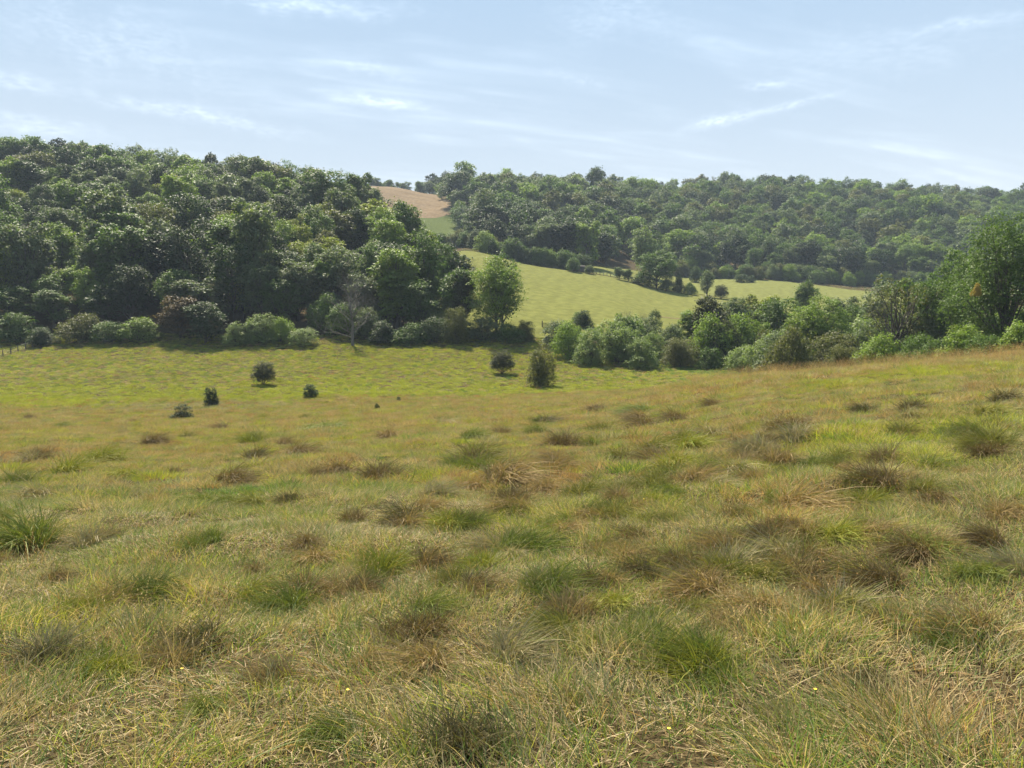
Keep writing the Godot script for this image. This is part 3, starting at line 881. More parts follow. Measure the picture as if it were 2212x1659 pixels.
func build_field_trees() -> void:
	var A := "trees and bushes between the far fields"
	var r := RandomNumberGenerator.new()
	r.seed = 88
	for q in [
		["oak_tree", "oak", "mid", 1420, 538, 105, 268, "broad oak standing alone between the two pastures"],
		["field_tree", "broad3", "mid", 1338, 576, 28, 274, "slim small tree left of the broad oak"],
		["field_tree", "broad1", "mid", 1358, 580, 30, 273, "small rounded tree touching the left side of the oak"],
		["field_bush", "shrub0", "deep", 1380, 590, 40, 270, "dark bush under the left side of the oak"],
		["field_bush", "shrub3", "mid", 1402, 596, 42, 269, "low bush at the foot of the oak trunk"],
		["field_bush", "shrub1", "mid", 1440, 598, 44, 267, "bush under the right side of the oak"],
		["field_bush", "shrub2", "deep", 1468, 590, 32, 266, "dark upright bush right of the oak"],
		["field_bush", "shrub1", "mid", 1492, 605, 34, 264, "green bush at the end of the oak row"],
		["field_tree", "broad0", "grey", 1529, 583, 38, 262, "small grey green tree standing in the far pasture"],
		["brown_bush", "thorn0", "haw", 1559, 611, 36, 258, "dark brownish bush beside the small grey green tree"],
		["fruit_tree", "thorn0", "mid", 1238, 553, 36, 280, "small fruit tree beside the little shed"],
		["fruit_tree", "thorn0", "grey", 1273, 570, 26, 279, "smaller fruit tree by the field fence"],
		["round_bush", "shrub0", "deep", 1502, 572, 28, 318, "dark round bush at the top of the far pasture"],
		["round_bush", "shrub2", "deep", 1526, 580, 26, 322, "round bush beside the fence at the top of the far pasture"],
		["round_bush", "shrub3", "deep", 1600, 590, 38, 322, "dark pair of low round bushes along the far pasture"],
		["round_bush", "shrub1", "deep", 1623, 592, 26, 322, "round clipped looking bush at the right of the dark pair"],
	]:
		plant_px(q[0], q[1], q[2], q[3], q[4], q[5], q[6], q[7], "tree" if q[0].ends_with("tree") else "bush", A)
	# hedge along the top of the golden pasture
	for i in 24:
		var f := i / 23.0
		var px := lerpf(1045, 1262, f) + r.randf_range(-5, 5)
		var d := lerpf(290, 287, f) + r.randf_range(-1, 4)
		var t := pixel_at(px, 600, d)
		var h := r.randf_range(5.2, 8.5)
		plant("hedgerow_shrub", "shrub%d" % (i % 4), ["deep", "mid", "mid", "light"][r.randi() % 4], Vector3(t.x, height(t.x, d) - 0.1, -d), h, h * r.randf_range(0.9, 1.3), r.randf() * TAU, "leafy shrub in the hedge along the top of the golden pasture", "shrub", "hedge above the golden pasture")
	for i in 16:
		var f := i / 15.0
		var px := lerpf(905, 1062, f) + r.randf_range(-4, 4)
		var d := lerpf(326, 304, f) + r.randf_range(-3, 3)
		var t := pixel_at(px, 560, d)
		var h := r.randf_range(5.0, 8.5)
		plant("hedgerow_shrub", "shrub%d" % (i % 4), ["deep", "mid", "mid", "olive"][r.randi() % 4], Vector3(t.x, height(t.x, d) - 0.1, -d), h, h * r.randf_range(1.0, 1.4), r.randf() * TAU, "leafy shrub in the hedge between the green strip and golden pasture", "shrub", "hedge below the green strip")
	# hedge behind the far pasture
	for i in 56:
		var f := i / 55.0
		var px := lerpf(1462, 2010, f) + r.randf_range(-6, 6)
		var d := 338.0 + r.randf_range(-2, 9) + 2.0 * (i % 2)
		var t := pixel_at(px, 600, d)
		var h := r.randf_range(4.6, 8.0)
		plant("hedgerow_shrub", "shrub%d" % (i % 4), ["olive", "light", "grey", "mid"][r.randi() % 4], Vector3(t.x, height(t.x, d) - 0.1, -d), h, h * r.randf_range(1.0, 1.5), r.randf() * TAU, "leafy shrub in the long hedge below the far wood", "shrub", "hedge behind the far pasture")
	for q in [
		["clump_tree", "broad2", "deep", 985, 368, 95, 470, "tallest dark rounded tree on the skyline beside the brown field"],
		["clump_tree", "broad0", "mid", 1032, 392, 90, 455, "rounded tree next to the tallest dark skyline tree"],
		["clump_tree", "broad1", "deep", 1125, 437, 95, 352, "big dark rounded tree with its foot in deep shade above the pasture hedge"],
		["clump_tree", "broad3", "deep", 1075, 440, 90, 345, "dark leafy tree left of the big dark rounded tree"],
		["clump_tree", "broad2", "mid", 1030, 455, 85, 372, "leafy tree above the corner of the green strip"],
		["clump_tree", "airy0", "grey", 1185, 480, 75, 312, "pale silvery tree above the pasture hedge"],
		["clump_tree", "airy2", "willow", 1392, 485, 75, 312, "tall pale green tree behind the broad oak"],
		["clump_tree", "airy1", "light", 1268, 478, 70, 306, "light green upright tree above the little shed"],
	]:
		plant_px(q[0], q[1], q[2], q[3], q[4], q[5], q[6], q[7], "tree", A)
	for q in [[1330, 438, 40], [1298, 428, 40], [1312, 432, 30]]:
		plant_px("conifer_tree", "conifer", "dark", q[0], q[1] - 4, q[2], 420 + q[2], "dark pointed conifer among the rounded trees of the far wood", "tree", "conifers in the far wood")

# woods: the largest trees are things, the rest of each wood is one mass
var mass := {}
func build_woods() -> void:
	var r := RandomNumberGenerator.new()
	r.seed = 99
	var edge_d := [142.0, 170.0, 200.0, 230.0, 260.0, 290.0, 330.0, 430.0]
	var edge_px := [1100.0, 1035.0, 968.0, 905.0, 840.0, 780.0, 735.0, 700.0]
	var spots := []
	var d := 157.0
	while d < 420.0:
		var step := 9.0 if d < 215.0 else 8.4
		var x := u_of(-190.0) * d
		var lim := u_of(hermite(edge_d, edge_px, d)) * d
		while x < lim:
			spots.append([x + r.randf_range(-2.8, 2.8), d + r.randf_range(-2.8, 2.8), 0])
			x += step
		d += step * 0.92
	# the far wood on the right
	var left_d := [298.0, 318.0, 340.0, 400.0, 440.0, 470.0, 520.0, 560.0, 585.0, 640.0]
	var left_px := [1150.0, 1085.0, 1058.0, 1020.0, 995.0, 985.0, 962.0, 945.0, 770.0, 740.0]
	d = 300.0
	while d < 640.0:
		var step := 10.2 if d < 480.0 else 11.5
		var x := u_of(hermite(left_d, left_px, d)) * d
		var lim := u_of(2420.0) * d
		while x < lim:
			var xx := x + r.randf_range(-3.4, 3.4)
			var dd := d + r.randf_range(-3.4, 3.4)
			var px := xx / dd * 1676.0 + CX
			var front := 348.0 if px > 1330.0 else lerpf(300.0, 312.0, clampf((px - 1080.0) / 250.0, 0.0, 1.0))
			if dd > front:
				spots.append([xx, dd, 1])
			x += step
		d += step * 0.95
	var shown := [0, 0]
	for s in spots:
		var px: float = s[0] / s[1] * 1676.0 + CX
		if r.randf() < 0.07:
			continue                    # gaps in the canopy
		if s[1] < 160.0 and px > 690.0 and px < 830.0:
			continue                    # room for the dead tree
		var tone_field := sin(s[0] * 0.05 + 1.3) * cos(s[1] * 0.043) + r.randf_range(-0.8, 0.8)
		var in_frame: bool = px > -40.0 and px < 2260.0
		var y := height(s[0], s[1])
		if s[2] == 0:
			var big := r.randf()
			var h := lerpf(8.5, 17.0, big) * r.randf_range(0.9, 1.1)
			var w := lerpf(6.5, 12.0, big) * r.randf_range(0.85, 1.15)
			if s[1] > 225.0:
				h *= 0.86
			elif s[1] < 205.0:
				h *= 1.12
				w *= 1.2
			if px > 880.0:
				h *= lerpf(0.95, 0.72, clampf((px - 900.0) / 120.0, 0.0, 1.0))
				w *= 0.8
			var as_thing: bool = in_frame and s[1] < 262.0 and shown[0] < 190
			if as_thing:
				shown[0] += 1
				var airy := r.randf() < 0.45
				var tone: String = ["grey", "light", "mid"][r.randi() % 3] if airy else (["deep", "mid", "dark"][r.randi() % 3] if tone_field < 0.2 else ["mid", "light", "yellow", "olive"][r.randi() % 4])
				var kind := "airy%d" % (r.randi() % 3) if airy else "broad%d" % (r.randi() % 4)
				plant("wood_tree", kind, tone, Vector3(s[0], y - 0.1, -s[1]), h * (1.15 if airy else 1.0), w * (0.85 if airy else 1.0), r.randf() * TAU, {"grey": "grey green", "light": "light green", "mid": "mid green", "deep": "deep green", "dark": "dark green", "yellow": "yellow green", "olive": "olive green"}[tone] + (" feathery" if airy else " rounded") + (" tall" if big > 0.66 else " low" if big < 0.33 else "") + " tree " + ("low in the steep wood just above its edge shrubs" if s[1] < 180.0 else "halfway up the steep left wood" if s[1] < 215.0 else "high in the steep left wood"), "tree", "trees of the steep left wood")
			else:
				into_mass("hillside_wood", "far%d" % (r.randi() % 4), s[0], y, s[1], h, w * 1.08, r, tone_field)
		else:
			var big := r.randf()
			var h := lerpf(10.0, 18.5, big) * r.randf_range(0.92, 1.08)
			var w := lerpf(8.0, 16.0, big) * r.randf_range(0.85, 1.15)
			if r.randf() < 0.06:
				h *= 1.25
			if px < 935.0 and s[1] > 550.0:
				h *= 0.55
				w *= 0.7
			var as_thing: bool = in_frame and s[1] < 400.0 and shown[1] < 110
			if as_thing:
				shown[1] += 1
				var tone: String = ["deep", "mid", "dark", "grey"][r.randi() % 4] if tone_field < 0.3 else ["mid", "light", "grey"][r.randi() % 3]
				var kind := "far%d" % (r.randi() % 4) if r.randf() < 0.6 else ("broad%d" % (r.randi() % 4) if r.randf() < 0.5 else "airy%d" % (r.randi() % 3))
				plant("wood_tree", kind, tone, Vector3(s[0], y - 0.1, -s[1]), h, w, r.randf() * TAU, {"grey": "grey green", "light": "light green", "mid": "mid green", "deep": "deep green", "dark": "dark green"}[tone] + (" tall" if big > 0.66 else " low" if big < 0.33 else "") + " tree on the lower edge of the hazy far wood", "tree", "front trees of the far wood")
			else:
				into_mass("far_wood", "far%d" % (r.randi() % 4), s[0], y, s[1], h, w, r, tone_field)
	for wood in mass:
		var o := Node3D.new()
		o.name = wood
		add_child(o)
		tag(o, "dense leafy wood covering the hilltop behind the meadow trees" if wood == "hillside_wood" else "hazy mass of trees covering the far valley side", "wood", "", "stuff")
		for kind in mass[wood]:
			var m: Array = mass[wood][kind]
			var crowns := MultiMesh.new()
			crowns.transform_format = MultiMesh.TRANSFORM_3D
			crowns.use_colors = true
			crowns.mesh = kinds[kind][1]
			crowns.instance_count = m.size()
			var stems := MultiMesh.new()
			stems.transform_format = MultiMesh.TRANSFORM_3D
			stems.mesh = kinds[kind][0]
			stems.instance_count = m.size()
			for i in m.size():
				crowns.set_instance_transform(i, m[i][0])
				crowns.set_instance_color(i, m[i][1])
				stems.set_instance_transform(i, m[i][0])
			for q in [["crowns", crowns, mass_mat], ["trunks", stems, bark]]:
				var mi := MultiMeshInstance3D.new()
				mi.name = q[0]
				mi.multimesh = q[1]
				mi.material_override = q[2]
				mi.set_meta("kind", "stuff")
				o.add_child(mi, true)

var mass_mat: StandardMaterial3D
func into_mass(wood: String, kind: String, x: float, y: float, d: float, h: float, w: float, r: RandomNumberGenerator, tf: float) -> void:
	if mass_mat == null:
		mass_mat = leaf_mat("mid").duplicate()
		mass_mat.albedo_color = Color.WHITE
	var t: Array = TONES[["deep", "mid", "dark", "grey", "mid", "olive"][r.randi() % 6] if tf < 0.25 else ["mid", "light", "grey", "mid"][r.randi() % 4]]
	var k: Array = kinds[kind]
	var b := Basis(Vector3.UP, r.randf() * TAU).scaled_local(Vector3(w / k[3], h / k[2], w / k[3]))
	if not mass.has(wood):
		mass[wood] = {}
	if not mass[wood].has(kind):
		mass[wood][kind] = []
	var v := r.randf_range(0.85, 1.2)
	mass[wood][kind].append([Transform3D(b, Vector3(x, y - 0.1, -d)), Color(t[0] * v, t[1] * v, t[2] * v)])

# ---------------------------------------------------------------- grass
const GRASS := {   # linear
	"straw": [0.40, 0.305, 0.14], "grey": [0.32, 0.278, 0.158], "olive": [0.215, 0.23, 0.05], "green": [0.14, 0.225, 0.042], "lime": [0.335, 0.345, 0.038], "russet": [0.34, 0.21, 0.083], "blue": [0.19, 0.24, 0.10]}
var gmesh := {}
var gdata := {}
var n_patch := FastNoiseLite.new()
var n_wide := FastNoiseLite.new()
var n_cell := FastNoiseLite.new()
func tussocky(x: float, d: float) -> float:      # 1 at the heart of a tussock, 0 in the turf between
	var c := n_cell.get_noise_2d(x, d) + 1.0     # 0 at the heart
	var m := n_patch.get_noise_2d(x * 0.45 + 33.0, d * 0.45) + 0.12
	return clampf(1.0 - c * 2.2, 0.0, 1.0) * smoothstep(-0.05, 0.25, m)

# a clump of blades; p: radius, count, length range, width, lean, bend
func clump(called: String, sd: int, p: Dictionary) -> void:
	var r := RandomNumberGenerator.new()
	r.seed = sd
	var b := Builder.new()
	for i in p.count:
		var a := r.randf() * TAU
		var q := sqrt(r.randf())
		var foot: Vector3 = Vector3(cos(a), 0, sin(a)) * q * p.radius
		foot.y = -0.015 + p.get("mound", 0.0) * (1.0 - q * q)
		var out := Vector3(cos(a), 0, sin(a)) * q
		var wild := rnd_dir(r)
		wild.y = 0.0
		var dir: Vector3 = (Vector3.UP + out * p.lean + wild * p.lean).normalized()
		var bend: Vector3 = (out * 0.6 + wild * 0.7) * p.bend - Vector3(0, p.bend * r.randf_range(0.2, 0.75), 0)
		var yaw := r.randf() * TAU
		var side := Vector3(cos(yaw), 0, sin(yaw))
		side = (side - dir * side.dot(dir)).normalized() * p.width * r.randf_range(0.6, 1.25)
		var tone := r.randf_range(0.7, 1.3)
		var dry := r.randf()
		var col := Color(tone, tone, tone)
		if dry < p.dry:
			col = Color(tone * 1.5, tone * 1.3, tone * 1.5)
		elif dry > 0.86:
			col = Color(tone * 0.72, tone * 0.95, tone * 0.7)
		b.blade(foot, dir, bend, side, r.randf_range(p.length[0], p.length[1]), p.segs, col)
	gmesh[called] = b.mesh()

# an old tussock: several leaning heads grown together, live, dead and bleached blades mixed
func tussock(called: String, sd: int) -> void:
	var r := RandomNumberGenerator.new()
	r.seed = sd
	var b := Builder.new()
	var sway := rnd_dir(r)
	sway.y = 0.0
	for h in 7:
		var ha := r.randf() * TAU
		var hc := Vector3(cos(ha), 0, sin(ha)) * (0.0 if h == 0 else r.randf_range(0.08, 0.34))
		var hr := r.randf_range(0.08, 0.17)
		var tall := r.randf_range(0.7, 1.2)
		var mix := r.randf()
		for i in int(1500.0 * hr):
			var a := r.randf() * TAU
			var q := sqrt(r.randf())
			var out := Vector3(cos(a), 0, sin(a)) * q
			var foot := hc + out * hr + Vector3(0, 0.14 * (1.0 - q * q) * tall - 0.05, 0)
			var wild := rnd_dir(r)
			wild.y = 0.0
			var dir := (Vector3.UP + out * 0.4 + wild * 0.35 + sway * 0.45).normalized()
			var bend := out * 0.65 + wild * 0.45 + sway * 0.55 - Vector3(0, r.randf_range(0.25, 1.15), 0)
			var yaw := r.randf() * TAU
			var side := Vector3(cos(yaw), 0, sin(yaw))
			side = (side - dir * side.dot(dir)).normalized() * r.randf_range(0.003, 0.0065)
			var f := r.randf_range(0.6, 1.3)
			var k := r.randf()
			var col := Color(f, f, f)
			if k < 0.22 + 0.34 * mix:
				col = Color(2.0 * f, 1.85 * f, 1.4 * f)
			elif k > 0.72:
				col = Color(0.95 * f, 1.35 * f, 0.7 * f)
			b.blade(foot, dir, bend, side, r.randf_range(0.2, 0.62) * tall, 4, col)
	gmesh[called] = b.mesh()

func seed_stems(called: String, sd: int, count: int, radius: float, tall: float) -> void:
	var r := RandomNumberGenerator.new()
	r.seed = sd
	var b := Builder.new()
	for i in count:
		var a := r.randf() * TAU
		var foot := Vector3(cos(a), 0, sin(a)) * sqrt(r.randf()) * radius
		var wild := rnd_dir(r)
		wild.y = 0.0
		var dir := (Vector3.UP + wild * 0.25).normalized()
		var bend := wild * 0.28 - Vector3(0, 0.08, 0)
		var L := tall * r.randf_range(0.6, 1.1)
		var side := Vector3(cos(a * 3.0), 0, sin(a * 3.0)) * 0.0016
		var tone := r.randf_range(0.8, 1.3)
		b.blade(foot, dir, bend, side, L, 4, Color(tone, tone, tone))
		for s in 7:
			var t := lerpf(0.78, 0.99, s / 6.0)
			var q := foot + dir * L * t + bend * L * t * t
			var out := (dir * 1.2 + rnd_dir(r)).normalized()
			b.leaf(q, out * 0.018, out.cross(rnd_dir(r)).normalized() * 0.0022, out, Color(tone * 1.1, tone, tone * 0.9))
	gmesh[called] = b.mesh()

func make_clumps() -> void:
	for i in 3:
		clump("turf%d" % i, 400 + i, {"radius": 0.13, "count": 60, "length": [0.05, 0.16], "width": 0.0021, "lean": 0.75, "bend": 0.5, "segs": 2, "dry": 0.25})
		clump("blades%d" % i, 410 + i, {"radius": 0.11, "count": 55, "length": [0.12, 0.34], "width": 0.0026, "lean": 0.34, "bend": 0.32, "segs": 3, "dry": 0.12})
		clump("arch%d" % i, 420 + i, {"radius": 0.12, "count": 46, "length": [0.18, 0.42], "width": 0.0021, "lean": 0.5, "bend": 0.62, "segs": 4, "dry": 0.2})
		clump("tuft%d" % i, 430 + i, {"radius": 0.30, "count": 80, "length": [0.10, 0.36], "width": 0.006, "lean": 0.5, "bend": 0.4, "segs": 2, "dry": 0.18})
		clump("low%d" % i, 440 + i, {"radius": 0.45, "count": 80, "length": [0.05, 0.17], "width": 0.010, "lean": 0.8, "bend": 0.35, "segs": 2, "dry": 0.18})
		clump("hump%d" % i, 450 + i, {"radius": 0.32, "count": 110, "length": [0.07, 0.2], "width": 0.011, "lean": 0.55, "bend": 0.4, "segs": 2, "dry": 0.1, "mound": 0.16})
	for i in 6:
		tussock("tussock%d" % i, 460 + i)
	seed_stems("seed0", 470, 14, 0.25, 0.75)
	seed_stems("seed1", 471, 10, 0.3, 0.6)

var patches := []
func patch_at(px: float, py: float, rx: float, ry: float, kind: String, strength: float) -> void:
	var g := on_ground(px, py)
	var s := -g.z / F
	# the second radius runs over the ground, so it is stretched by the slant of the view
	patches.append([g.x, -g.z, rx * s, ry * s / maxf(0.1, -g.y / -g.z * 0.9), kind, strength])

func pick_grass(x: float, d: float, r: RandomNumberGenerator) -> String:
	var n1 := n_patch.get_noise_2d(x, d)
	var n2 := n_wide.get_noise_2d(x, d)
	var w := {"straw": 0.13, "grey": 0.12, "olive": 0.34, "green": 0.2, "lime": 0.08, "russet": 0.04, "blue": 0.12}
	if d < 16.0:
		w.straw += maxf(n1, 0.0) * 0.7
		w.grey += maxf(n1, 0.0) * 0.5
		w.green += maxf(-n1, 0.0) * 0.8
		w.lime += maxf(-n1, 0.0) * 0.3
		w.russet += maxf(n2, 0.0) * 0.35
	elif d < 40.0:
		w = {"straw": 0.30, "grey": 0.16, "olive": 0.26, "green": 0.05, "lime": 0.07, "russet": 0.2, "blue": 0.05}
		w.lime += maxf(n1 + 0.1, 0.0) * 0.8
		w.straw += maxf(-n1, 0.0) * 0.6
		w.russet += maxf(n2, 0.0) * 0.6
	elif d < 92.0 + n2 * 9.0:
		w = {"straw": 0.28, "grey": 0.08, "olive": 0.22, "green": 0.03, "lime": 0.13, "russet": 0.38, "blue": 0.0}
		w.lime += maxf(n1, 0.0) * 0.8
		w.straw += maxf(-n1, 0.0) * 0.4
	else:
		w = {"straw": 0.16, "grey": 0.03, "olive": 0.24, "green": 0.10, "lime": 0.52, "russet": 0.04, "blue": 0.0}
		w.lime += maxf(n2, 0.0) * 0.4
		w.straw += maxf(-n2, 0.0) * 0.35
		w.russet += maxf(n2 - 0.15, 0.0) * 0.4
	for p in patches:
		var dx: float = (x - p[0]) / p[2]
		var dy: float = (d - p[1]) / p[3]
		var q := dx * dx + dy * dy
		if q < 2.2:
			w[p[4]] += p[5] * (1.0 - smoothstep(0.4, 2.2, q + n1))
	var sum := 0.0
	for k in w:
		sum += w[k]
	var t := r.randf() * sum
	for k in w:
		t -= w[k]
		if t <= 0.0:
			return k
	return "olive"

func lay(field_name: String, mesh_name: String, x: float, d: float, size: float, tone: String, r: RandomNumberGenerator, bright := 1.0) -> void:
	var key := field_name + "|" + mesh_name
	if not gdata.has(key):
		gdata[key] = [[], PackedColorArray()]
	var up := ground_up(x, d).lerp(Vector3.UP, 0.4).normalized()
	var yaw := r.randf() * TAU
	var bx := Vector3(cos(yaw), 0, sin(yaw))
	bx = (bx - up * bx.dot(up)).normalized()
	var b := Basis(bx, up, bx.cross(up)).scaled_local(Vector3(size, size * r.randf_range(0.8, 1.2), size))
	gdata[key][0].append(Transform3D(b, Vector3(x, height(x, d), -d)))
	var c: Array = GRASS[tone]
	var v := r.randf_range(0.82, 1.2) * bright
	gdata[key][1].append(Color(c[0] * v, c[1] * v * r.randf_range(0.96, 1.04), c[2] * v))

# the nearest grass, blade by blade: real geometry, not copies
func near_grass(r: RandomNumberGenerator) -> void:
	var o := Node3D.new()
	o.name = "near_grass"
	add_child(o)
	tag(o, "tangled dry and green grass blades of the closest ground", "grass", "", "stuff")
	var bands := [1.2, 4.5, 6.5, 8.6, 10.8, 13.0, 15.2]
	for z in bands.size() - 1:
		var d0: float = bands[z]
		var d1: float = bands[z + 1]
		var per := 18 if z < 3 else 14
		var clumps := int(190.0 * (d1 * d1 - d0 * d0) * 0.72)
		var segs := 3 if z < 1 else 2
		var nv := 2 * segs + 1
		var ni := 3 * (2 * segs - 1)
		var total := clumps * per
		var v := PackedVector3Array()
		var n := PackedVector3Array()
		var c := PackedColorArray()
		var k := PackedInt32Array()
		v.resize(total * nv)
		n.resize(total * nv)
		c.resize(total * nv)
		k.resize(total * ni)
		var at := 0
		var ki := 0
		for i in clumps:
			var d := sqrt(lerpf(d0 * d0, d1 * d1, r.randf()))
			var x := r.randf_range(-1, 1) * (0.70 * d + 0.9)
			var tone := pick_grass(x, d, r)
			var gc: Array = GRASS[tone]
			var vv := r.randf_range(0.82, 1.2)
			var col := Color(gc[0] * vv, gc[1] * vv * r.randf_range(0.96, 1.04), gc[2] * vv)
			var tall := n_patch.get_noise_2d(x * 1.4 + 70.0, d * 1.4) + r.randf_range(-0.35, 0.35) + 0.02
			var lo := 0.04
			var hi := 0.13
			var lean := 0.8
			var curl := 0.5
			if tall > -0.02:
				if tone in ["green", "lime", "olive", "blue"]:
					lo = 0.07
					hi = 0.17 + 0.14 * clampf(tall, 0.0, 0.5)
					lean = 0.38
					curl = 0.32
				else:
					lo = 0.09
					hi = 0.24
					lean = 0.55
					curl = 0.62
			var heart := tussocky(x, d)
			if heart > 0.08:
				lo = 0.10 + 0.12 * heart
				hi = 0.20 + 0.26 * heart
				lean = 0.42
				curl = 0.5
			var y := height(x, d) + 0.13 * heart
			var comb := Vector3(n_wide.get_noise_2d(x * 9.0, d * 9.0), 0, n_wide.get_noise_2d(x * 9.0 + 40.0, d * 9.0)) * 1.3
			for b in per:
				var a := r.randf() * TAU
				var q := sqrt(r.randf())
				var ca := cos(a) * q
				var sa := sin(a) * q
				var foot := Vector3(x + ca * 0.13, y - 0.015, -d + sa * 0.13)
				var wa := r.randf() * TAU
				var wild := Vector3(cos(wa), 0, sin(wa)) * r.randf_range(0.3, 1.0) + comb
				var dir := (Vector3(ca * lean, 1.0, sa * lean) + wild * lean).normalized()
				var bend := Vector3(ca * 0.5, 0, sa * 0.5) * curl + wild * (0.7 * curl)
				bend.y = -curl * r.randf_range(0.2, 0.8)
				var lying := b % 6 == 0
				if lying:
					dir = (wild * 1.3 + Vector3(0, 0.12, 0)).normalized()
					bend = Vector3(0, -0.12, 0) + wild * 0.1
					foot.y += r.randf_range(0.01, 0.035)
				var yaw := r.randf() * TAU
				var side := Vector3(cos(yaw), 0, sin(yaw))
				side = (side - dir * side.dot(dir)).normalized() * r.randf_range(0.0014, 0.0033)
				var nor := side.cross(dir).normalized()
				if nor.y < 0.0:
					nor = -nor
					side = -side
				nor = (nor + Vector3(0, 0.35, 0)).normalized()
				var L := r.randf_range(lo, hi)
				var f := r.randf_range(0.7, 1.3)
				var bc := Color(col.r * f, col.g * f, col.b * f)
				var dry := r.randf()
				if dry < 0.12 or lying:
					bc = Color(0.47 * f, 0.365 * f, 0.18 * f)
				elif dry > 0.9:
					bc = Color(0.13 * f, 0.19 * f, 0.05 * f)
				if lying:
					bc = Color(0.36 * f, 0.275 * f, 0.14 * f)
				var b0 := at
				for s in segs:
					var t := s / float(segs)
					var p := foot + dir * (L * t) + bend * (L * t * t)
					var w := side * (1.0 - 0.5 * t)
					v[at] = p - w
					v[at + 1] = p + w
					at += 2
				v[at] = foot + (dir + bend) * L
				at += 1
				for s in nv:
					n[b0 + s] = nor
					c[b0 + s] = bc
				for s in segs - 1:
					var g := b0 + 2 * s
					k[ki] = g
					k[ki + 1] = g + 2
					k[ki + 2] = g + 1
					k[ki + 3] = g + 1
					k[ki + 4] = g + 2
					k[ki + 5] = g + 3
					ki += 6
				var g2 := b0 + 2 * (segs - 1)
				k[ki] = g2
				k[ki + 1] = g2 + 2
				k[ki + 2] = g2 + 1
				ki += 3
		var arr := []
		arr.resize(Mesh.ARRAY_MAX)
		arr[Mesh.ARRAY_VERTEX] = v
		arr[Mesh.ARRAY_NORMAL] = n
		arr[Mesh.ARRAY_COLOR] = c
		arr[Mesh.ARRAY_INDEX] = k
		var m := ArrayMesh.new()
		m.add_surface_from_arrays(Mesh.PRIMITIVE_TRIANGLES, arr)
		part("blades", m, grass_mat, o).set_meta("kind", "stuff")

